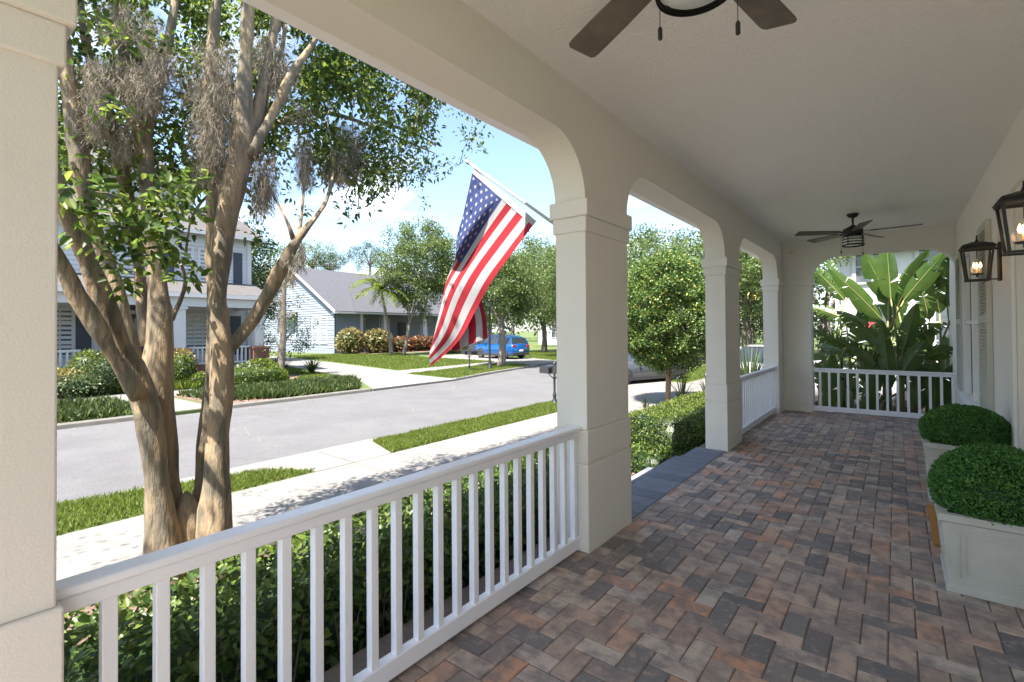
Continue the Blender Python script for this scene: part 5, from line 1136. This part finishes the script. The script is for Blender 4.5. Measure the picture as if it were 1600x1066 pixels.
q = MB(); q.add([(-52.3, GY_-.02, 3.7), (-48.3, GY_-.02, 3.7), (-48.1, GY_-.9, 3.05), (-52.5, GY_-.9, 3.05)], [(0, 1, 2, 3)]); build('awning', q, 'roof_gray', h2)
q = MB(); q.tube([(FX+.04, GY_-.08, 3.3), (FX+.04, GY_-.08, -.45)], .05, 8); build('downpipe', q, 'dark_shutter', h2)
for y in (28.85,): q = MB(); q.box(FX-.16, FX+.16, y-.16, y+.16, -.1, 3.33); build('post', q, 'house_trim', h2)
def taper(y):
    q = MB(); a, b = .34, .20; z0, z1 = .7, 3.3; x = FX+.1
    q.add([(x+sx*a, y+sy*a, z0) for sx, sy in ((-1, -1), (1, -1), (1, 1), (-1, 1))]+[(x+sx*b, y+sy*b, z1) for sx, sy in ((-1, -1), (1, -1), (1, 1), (-1, 1))], [(0, 1, 5, 4), (1, 2, 6, 5), (2, 3, 7, 6), (3, 0, 4, 7), (4, 5, 6, 7)]); build('tapered_column', q, 'house_trim', h2)
    q = MB(); q.box(x-.45, x+.45, y-.45, y+.45, -.5, .7); build('column_base', q, 'brick', h2)
for y in (31.6, 36.9, 43.9): taper(y)
gwin(h2, 'x', (-43.8, 30.4, 0), .9, .4, 2.9, 2, 2, blinds=False); gwin(h2, 'x', (-43.8, 33.4, 0), 1.2, .4, 2.9, 3, 2, blinds=False)
q = MB(); q.box(-43.75, -43.7, 35.2, 36.3, -.2, 2.6); build('door', q, 'dark_shutter', h2)
q = MB(); q.box(-42, FX+.2, 29.1, 37, -.5, .35); build('porch_floor', q, 'house_trim', h2)
gwin(h2, 'x', (-42.5, 47, 0), 2.0, .3, 2.6, 3, 2)
# ---- further houses
def simple_house(name, label, x0, x1, y0, y1, ze, zr, wallm, roofm, ridge='y', wins=()):
    t_ = thing(name, label, 'house', ((x0+x1)/2, (y0+y1)/2, GZ)); q = MB(); q.box(x0, x1, y0, y1, -.5, ze)
    if ridge == 'y':
        xm = (x0+x1)/2
        for y in (y0, y1): q.add([(x0, y, ze), (x1, y, ze), (xm, y, zr-.1)], [(0, 1, 2)])
        build('wall', q, wallm, t_); q = MB(); e = .5; s_ = (zr-ze)/(x1-xm)
        q.add([(x1+e, y0-e, ze-e*s_), (x1+e, y1+e, ze-e*s_), (xm, y1+e, zr), (xm, y0-e, zr), (x0-e, y0-e, ze-e*s_), (x0-e, y1+e, ze-e*s_)], [(0, 1, 2, 3), (3, 2, 5, 4)]); rf = build('roof', q, roofm, t_)
        q = MB()
        for a, b in (((x1+e, ze-e*s_), (xm, zr)), ((x0-e, ze-e*s_), (xm, zr))): q.add([(a[0], y0-e-.03, a[1]-.25), (b[0], y0-e-.03, b[1]-.25), (b[0], y0-e-.03, b[1]+.05), (a[0], y0-e-.03, a[1]+.05)], [(0, 1, 2, 3)])
        build('fascia', q, 'house_trim', rf)
    else:
        ym = (y0+y1)/2
        for x in (x0, x1): q.add([(x, y0, ze), (x, y1, ze), (x, ym, zr-.1)], [(0, 1, 2)])
        build('wall', q, wallm, t_); q = MB(); e = .5; s_ = (zr-ze)/(y1-ym)
        q.add([(x0-e, y0-e, ze-e*s_), (x1+e, y0-e, ze-e*s_), (x1+e, ym, zr), (x0-e, ym, zr), (x0-e, y1+e, ze-e*s_), (x1+e, y1+e, ze-e*s_)], [(0, 1, 2, 3), (3, 2, 5, 4)]); rf = build('roof', q, roofm, t_)
        q = MB(); q.box(x0-e, x1+e, y0-e-.04, y0-e, ze-e*s_-.2, ze-e*s_+.04); build('fascia', q, 'house_trim', rf)
    for f, c, w, z0, z1 in wins: gwin(t_, f, c, w, z0, z1, 2, 2, blinds=False, trim=.15)
    return t_
simple_house('gabled_house', 'tall pale house whose brown gable shows above the blue house roof', -86, -72, 60, 80, 10.5, 14.4, 'siding_white', 'roof_brown', 'y', [('y', (-79, 60, 0), 2, 9, 11)])
simple_house('white_house', 'distant white house seen under the street trees, right of the blue car', -42, -31, 60, 72, 4.5, 8, 'siding_white', 'roof_gray', 'y', [('y', (-39, 60, 0), 1.2, .5, 2.4), ('y', (-35, 60, 0), 1.2, .5, 2.4), ('x', (-31, 64, 0), 1.5, .5, 2.4)])
simple_house('pale_house', 'pale house with brown roof glimpsed between the broad leaves', -2.2, 10, 27, 38, 5.4, 9.2, 'siding_white', 'roof_brown', 'x', [('y', (-.8, 27, 0), 1.2, .6, 2.6), ('y', (2, 27, 0), 1.4, .6, 2.6), ('y', (-.8, 27, 0), 1.2, 3.6, 5.0), ('y', (1.5, 27, 0), 1.4, 3.6, 5.0)])
# small flag beyond the leaves
sf = thing('small_flag', 'small red and blue flag hanging from a pole among the broad leaves', 'flag', (-1.3, 20.5, GZ))
fx_ = PY(1349, 500, 20.5).x; za, zb_, zc = (PY(1357, yy, 20.5).z for yy in (528, 500, 474))
q = MB(); q.tube([(fx_-.03, 20.5, -.5), (fx_-.03, 20.5, zc+.2)], .025, 8); build('pole', q, 'white_metal', sf, off=(-1.3, 20.5, GZ))
q = MB(); q.prism([(fx_, za), (fx_+.32, za-.08), (fx_+.28, zb_-.05), (fx_, zb_)], 20.49, 20.5, 'y'); q.cur = 1; q.prism([(fx_, zb_), (fx_+.28, zb_-.05), (fx_+.26, zc-.05), (fx_, zc)], 20.49, 20.5, 'y'); build('cloth', q, ['red_cloth', 'blue_cloth'], sf)
# yellow roofed sign / fence seen in the third arch
yb = thing('park_shelter', 'small yellow-roofed shelter far behind the white car', 'shelter', (-10.4, 50, GZ))
q = MB(); q.add([(-11.9, 49, 4.2), (-9.2, 49, 4.2), (-9.2, 51.6, 4.2), (-11.9, 51.6, 4.2), (-10.5, 50.3, 6.0)], [(0, 1, 4), (1, 2, 4), (2, 3, 4), (3, 0, 4), (3, 2, 1, 0)]); build('roof', q, 'yellow_paint', yb)
for x, y in ((-11.6, 49.3), (-9.5, 49.3), (-11.6, 51.3), (-9.5, 51.3)): q = MB(); q.box(x-.08, x+.08, y-.08, y+.08, -.5, 4.2); build('post', q, 'iron', yb)
fc = thing('metal_fence', 'black metal picket fence behind the white car', 'fence', (-9, 44, GZ))
q = MB(); q.box(-16, -4, 43.98, 44.02, 2.7, 2.78); q.box(-16, -4, 43.98, 44.02, -.2, -.12); build('rail', q, 'iron', fc)
q = MB()
for k in range(49): q.box(-16+k*.25-.02, -16+k*.25+.02, 43.96, 43.975, -.5, 3.0)
build('pickets', q, 'iron', fc)

# ================================================================= GARDEN ACROSS THE STREET
def gb(label, px, py, X, rad, leaf, n, m, group='garden shrubs of the house across the street', sq=2.0, **k):
    p = PX(px, py, X)
    if group and group.startswith('garden') and 'cone' not in label[:12] and 'round' not in label[:8]: rad = (rad[0], rad[1], rad[2]*.74)
    bush('shrub', label, 'shrub', (p.x, p.y, GZ+rad[2]*.98), rad, leaf, n, m, group=group, sq=sq, **k)
gb('clipped cone-shaped green shrub between the trunks', 286, 578, -21.2, (.36, .36, .62), .07, 2200, 'hedge_bright', coreS=.9)
gb('clipped cone-shaped green shrub hidden partly by the left trunk', 168, 590, -20.9, (.5, .5, .66), .07, 2400, 'cover_leaf')
gb('rounded olive shrub left of the right-hand trunk, by the brick pier', 284, 550, -21.9, (.5, .5, .72), .09, 1800, 'croton_leaf')
gb('rounded yellow-green shrub at the left, by the brick pier', 140, 555, -21.9, (.55, .6, .75), .09, 1800, 'hedge_bright')
gb('pale leafy shrub at the left edge of the far flower bed', 120, 600, -20.9, (.6, .9, .5), .13, 1500, 'sword_leaf')
gb('bright green shrub low in the far flower bed, left of the cone', 210, 600, -20.9, (.6, .8, .42), .12, 1400, 'hedge_bright')
gb('yellowish leafy shrub at the far left corner of the bed', 95, 598, -21.3, (.6, .7, .6), .13, 1400, 'croton_leaf')
gb('low green shrub right of the cone-shaped one', 312, 588, -21.0, (.5, .55, .36), .10, 1300, 'hedge_bright')
gb('mid-green shrub right of the right-hand trunk, under the porch rail', 385, 580, -21.3, (.7, .8, .5), .12, 1800, 'sword_leaf')
gb('lime shrub by the corner of the white house', 408, 575, -21.6, (.7, .7, .6), .13, 1600, 'hedge_bright')
gb('clipped low hedge mass right of the right-hand trunk', 395, 592, -20.8, (.5, 1.3, .40), .08, 2600, 'hedge_bright', sq=4)
gb('dark green shrub left of the cone-shaped one, under the porch rail', 100, 572, -21.8, (.6, .8, .6), .13, 1500, 'cover_leaf')
gb('small purple-flowered shrub by the brick pier', 160, 572, -21.6, (.4, .4, .8), .10, 900, 'red_leaf')
strappy('dark ferny clump at the foot of the moss-hung trunk, right side', (-22.6, 12.9, GZ), 80, .9, 1.0, 'cover_leaf', .09, name='fern_clump')
strappy('green ferny clump left of the moss-hung trunk', (-23.2, 11.6, GZ), 80, 1.2, 1.0, 'cover_leaf', .10, name='fern_clump')
# moss hung small tree at the corner
b = PX(437, 585, -22.0); b.z = GZ; tp = PX(446, 415, -22.0)
cen = [np.array(PX(x, y, X)) for x, y, X in [(445, 440, -22), (432, 470, -22.2), (460, 500, -22.5), (475, 520, -22.6), (485, 505, -22.6), (415, 510, -22.3), (420, 530, -22.3), (428, 545, -22.2), (470, 540, -22.4), (450, 520, -22.5), (440, 490, -22), (425, 430, -22.2), (465, 470, -22.3), (480, 535, -22.4), (412, 545, -22.3), (455, 545, -22.3)]]
mt = tree('small_tree', 'small tree with a moss-draped trunk between the white and the blue house', b, [([b, b.lerp(tp, .35)+Vector((0, .06, 0)), b.lerp(tp, .7), tp], [.17, .14, .11, .05]), ([b.lerp(tp, .3), PX(470, 505, -22.5)], [.05, .02])], cen, .42, 150, .11, 'cover_leaf')
moss(mt, [(441, 440, -21.8, 9, 1.3, 250), (440, 480, -21.8, 10, 1.3, 350), (438, 520, -21.8, 10, 1.2, 350), (446, 405, -21.8, 12, 1.0, 200), (455, 395, -21.8, 10, .8, 100)])
# palm
def palm(label, base, top, n=26, L=2.9):
    t_ = thing('palm_tree', label, 'palm tree', base); base, top = Vector(base), Vector(top); q = MB()
    a, b = resample([base, base.lerp(top, .4)+Vector((0, .12, 0)), top], [.2, .13, .11], .2); q.tube(a, b, 10, nz_=.02, nf=5); build('trunk', q, 'bark', t_, smooth=True)
    q = MB(); q.tube([top-Vector((0, 0, .05)), top+Vector((0, 0, .5))], [.12, .05], 8); build('crown_shaft', q, 'palm_leaf', t_)
    P_, D_, N_, L_ = [], [], [], []
    qr = MB()
    for k in range(n):
        an = 2*math.pi*k/n+random.uniform(-.2, .2); el = random.uniform(.15, 1.25); u = Vector((math.cos(an), math.sin(an), 0)); p = top+Vector((0, 0, .4)); d = u*math.cos(el)+Vector((0, 0, math.sin(el))); pts = [p.copy()]
        for s_ in range(12): p = p+d*(L/12); d = (d+Vector((0, 0, -.16))).normalized(); pts.append(p.copy())
        qr.tube(pts, [.02*(1-i/13)+.004 for i in range(13)], 4, cap=False)
        sdv = u.cross(Vector((0, 0, 1)))
        for i in range(1, 13):
            for f in (0, .33, .66):
                c = pts[i-1].lerp(pts[i], f); ll = .62*math.sin(math.pi*(i+f)/14)**.6
                for sg in (-1, 1):
                    P_.append(c); D_.append((sdv*sg*.8+(pts[i]-pts[i-1]).normalized()*.6+Vector((0, 0, -.25+random.uniform(-.2, .2)))).normalized()); N_.append(Vector((random.gauss(0, .2), random.gauss(0, .2), 1))); L_.append(ll*random.uniform(.8, 1.1))
    build('rib', qr, 'palm_leaf', t_); A = lambda v: np.array([tuple(a) for a in v])
    leaf_mesh('fronds', A(P_), unit(A(D_)), unit(A(N_)), np.array(L_), np.full(len(L_), .075), 'palm_leaf', t_, False)
    return t_
pbs = PX(612, 556, -34); pbs.z = GZ; palm('small palm with arching bright fronds in front of the blue house porch', pbs, PX(597, 462, -34))
gb('pale yellow croton bush left of the palm, in front of the blue house', 548, 540, -39.5, (.9, 1.3, 1.15), .38, 900, 'croton_leaf', 'yellow croton bushes before the blue house', ratio=.35)
gb('pale yellow croton bush touching the palm\'s left side', 590, 540, -39.3, (.9, 1.5, 1.1), .38, 1000, 'croton_leaf', 'yellow croton bushes before the blue house', ratio=.35)
for i, (x, lab) in enumerate([(630, 'dark reddish shrub right of the palm under the blue house porch'), (655, 'reddish shrub before the blue house porch, partly behind the flag'), (680, 'low reddish shrub behind the flag, at the right end of the blue house bed')]):
    gb(lab, x, 545, -39.2, (.8, 1.5, .75), .3, 800, 'red_leaf', 'reddish shrubs before the blue house')
gb('green mound shrub right of the flag tip, beside the black car', 705, 555, -33, (.7, .9, .7), .2, 900, 'hedge_leaf'); gb('orange-tipped shrub beside the black car', 722, 552, -31, (.5, .6, .6), .16, 800, 'croton_leaf')

# ================================================================= STREET TREES AND BACKGROUND TREES
def big_tree(label, base, trunk_top, crown_c, crown_r, nclus, crad, per, leaf, m, tr=.3, group='street trees', name='oak_tree', low=-1):
    base = Vector(base); base.z = GZ; tt = Vector(trunk_top); cc = Vector(crown_c); tk = [([base, base.lerp(tt, .5)+Vector((.1, 0, 0)), tt], [tr*1.25, tr, tr*.75])]
    for k in range(7):
        an = 2*math.pi*k/7+.4; e = cc+Vector((math.cos(an)*crown_r[0]*.6, math.sin(an)*crown_r[1]*.6, crown_r[2]*random.uniform(-.35, .6))); tk.append(([tt-Vector((0, 0, .3)), tt.lerp(e, .5)+Vector((0, 0, .3)), e], [tr*.45, tr*.25, tr*.06]))
    return tree(name, label, base, tk, ellipsoid_clusters(cc, crown_r, nclus, shell=.35, low=low), crad, per, leaf, m, group=group)
big_tree('street tree on the verge with its trunk in front of the blue car', PZ(783, 574), PX(783, 500, -17.5), PX(785, 450, -18.0), (2.4, 2.9, 2.35), 330, .55, 90, .14, 'oak_leaf', tr=.2)
big_tree('street tree beyond the blue car, trunk just right of it', (-19.5, 32.5, GZ), (-19.5, 32.5, 2.2), (-19.6, 32.5, 4.9), (3.4, 3.6, 3.7), 300, .7, 85, .18, 'oak_leaf', tr=.22)
big_tree('airy light-green tree in front of the blue house porch, left of the flag', PX(630, 553, -33), PX(640, 500, -33), PX(660, 415, -33), (3.2, 3.8, 4.2), 330, .7, 95, .19, 'oak_leaf', tr=.14)
big_tree('light-green tree whose crown fills the gap behind the flag', (-26, 38, GZ), (-26, 38, 2.0), (-26, 38, 5.8), (3.9, 4.4, 4.4), 260, .9, 85, .22, 'oak_leaf', tr=.25)
big_tree('tree lining the street beyond the distant white house', (-19, 44, GZ), (-19, 44, 2.5), (-19, 44, 6.6), (4.8, 4.8, 4.6), 260, 1.0, 80, .26, 'oak_leaf', tr=.3)
big_tree('tall tree farther up the street, behind the others', (-32, 52, GZ), (-32, 52, 3), (-32, 52, 7.6), (5.2, 5.2, 4.6), 220, 1.2, 50, .3, 'oak_leaf', tr=.3)
big_tree('green tree showing above the oval evergreen', (-10.5, 31, GZ), (-10.5, 31, 3), (-10.2, 31, 4.2), (4.2, 4.6, 3.0), 170, .8, 55, .2, 'oak_leaf', tr=.3)
big_tree('leafy tree seen through the third arch', (-7.6, 34, GZ), (-7.6, 34, 2.5), (-7.2, 34, 7.0), (3.8, 4.2, 5.4), 300, .8, 90, .22, 'oak_leaf', tr=.3)
big_tree('light tree behind the left side of the end opening', (-3.9, 22.5, GZ), (-3.9, 22.5, 2.2), (-3.9, 22.5, 5.0), (2.3, 2.3, 2.7), 200, .55, 55, .15, 'oak_leaf', tr=.15)
big_tree('dark tree between the white house and the blue house', (-36, 15.5, GZ), (-36, 15.5, 3), (-36, 15.6, 5.3), (2.6, 2.0, 4.0), 200, .7, 60, .22, 'dark_leaf', tr=.3, group='background trees')
big_tree('dark tree behind the left end of the white house', (-27, -3.5, GZ), (-27, -3.5, 3), (-27, -3.5, 5.5), (2.5, 2.5, 4.0), 160, .8, 55, .24, 'dark_leaf', tr=.3, group='background trees')
for k, (x, y, X, r, h, lab) in enumerate([(488, 400, -95, 5.5, 4.5, 'far tree crown just above the left end of the blue roof'), (515, 410, -90, 4, 3, 'small far tree crown above the middle of the blue roof'), (578, 400, -95, 5, 4, 'far tree crown with a thin top left of the brown gable'), (410, 425, -85, 6, 9, 'far tree above the gap beside the white house'),
        (700, 440, -75, 9, 9, 'far tree behind the flag'), (800, 450, -60, 9, 9, 'far tree at the end of the street'), (850, 440, -52, 8, 10, 'far tree left of the first column'), (1010, 470, -28, 8, 9, 'far tree behind the oval evergreen'), (1075, 440, -22, 7, 10, 'far tree right of the oval evergreen'), (1175, 460, -16, 7, 8, 'far tree behind the yellow-roofed shelter'),
        (640, 470, -80, 8, 8, 'far tree right of the brown gable'), (1300, 440, -4, 6, 7, 'far tree behind the pale house, left'), (1440, 450, 2.5, 6, 7, 'far tree behind the pale house, right'), (760, 470, -85, 9, 8, 'far tree low behind the lamp post')]):
    c = PX(x, y, X); 
    if c.y > 110: c = Vector((c.x*110/c.y, 110, 1.55+(c.z-1.55)*110/c.y))
    if X > 0: c = Vector((6, 48, 6))
    if x == 1300: c = Vector((-4.5, 46, 6))
    big_tree(lab, (c.x, c.y, GZ), (c.x, c.y, max(1.5, c.z-h*.5)), c, (r, r, h*.8), 130, r*.22, 45, r*.055, 'dark_leaf' if k % 3 else 'oak_leaf', tr=.35, group='background trees')
# tree line closing the horizon
m_pts = []
for k in range(260):
    an = R(random.uniform(80, 200)); rr = random.uniform(120, 150); m_pts.append(np.array([math.cos(an)*rr, math.sin(an)*rr, random.uniform(-.5, 7.5)]))
o = crown('woods', None, m_pts, 5.5, 60, 1.3, 'dark_leaf'); tag(o, 'distant woods closing the view behind all the houses', 'woods', kind='stuff')
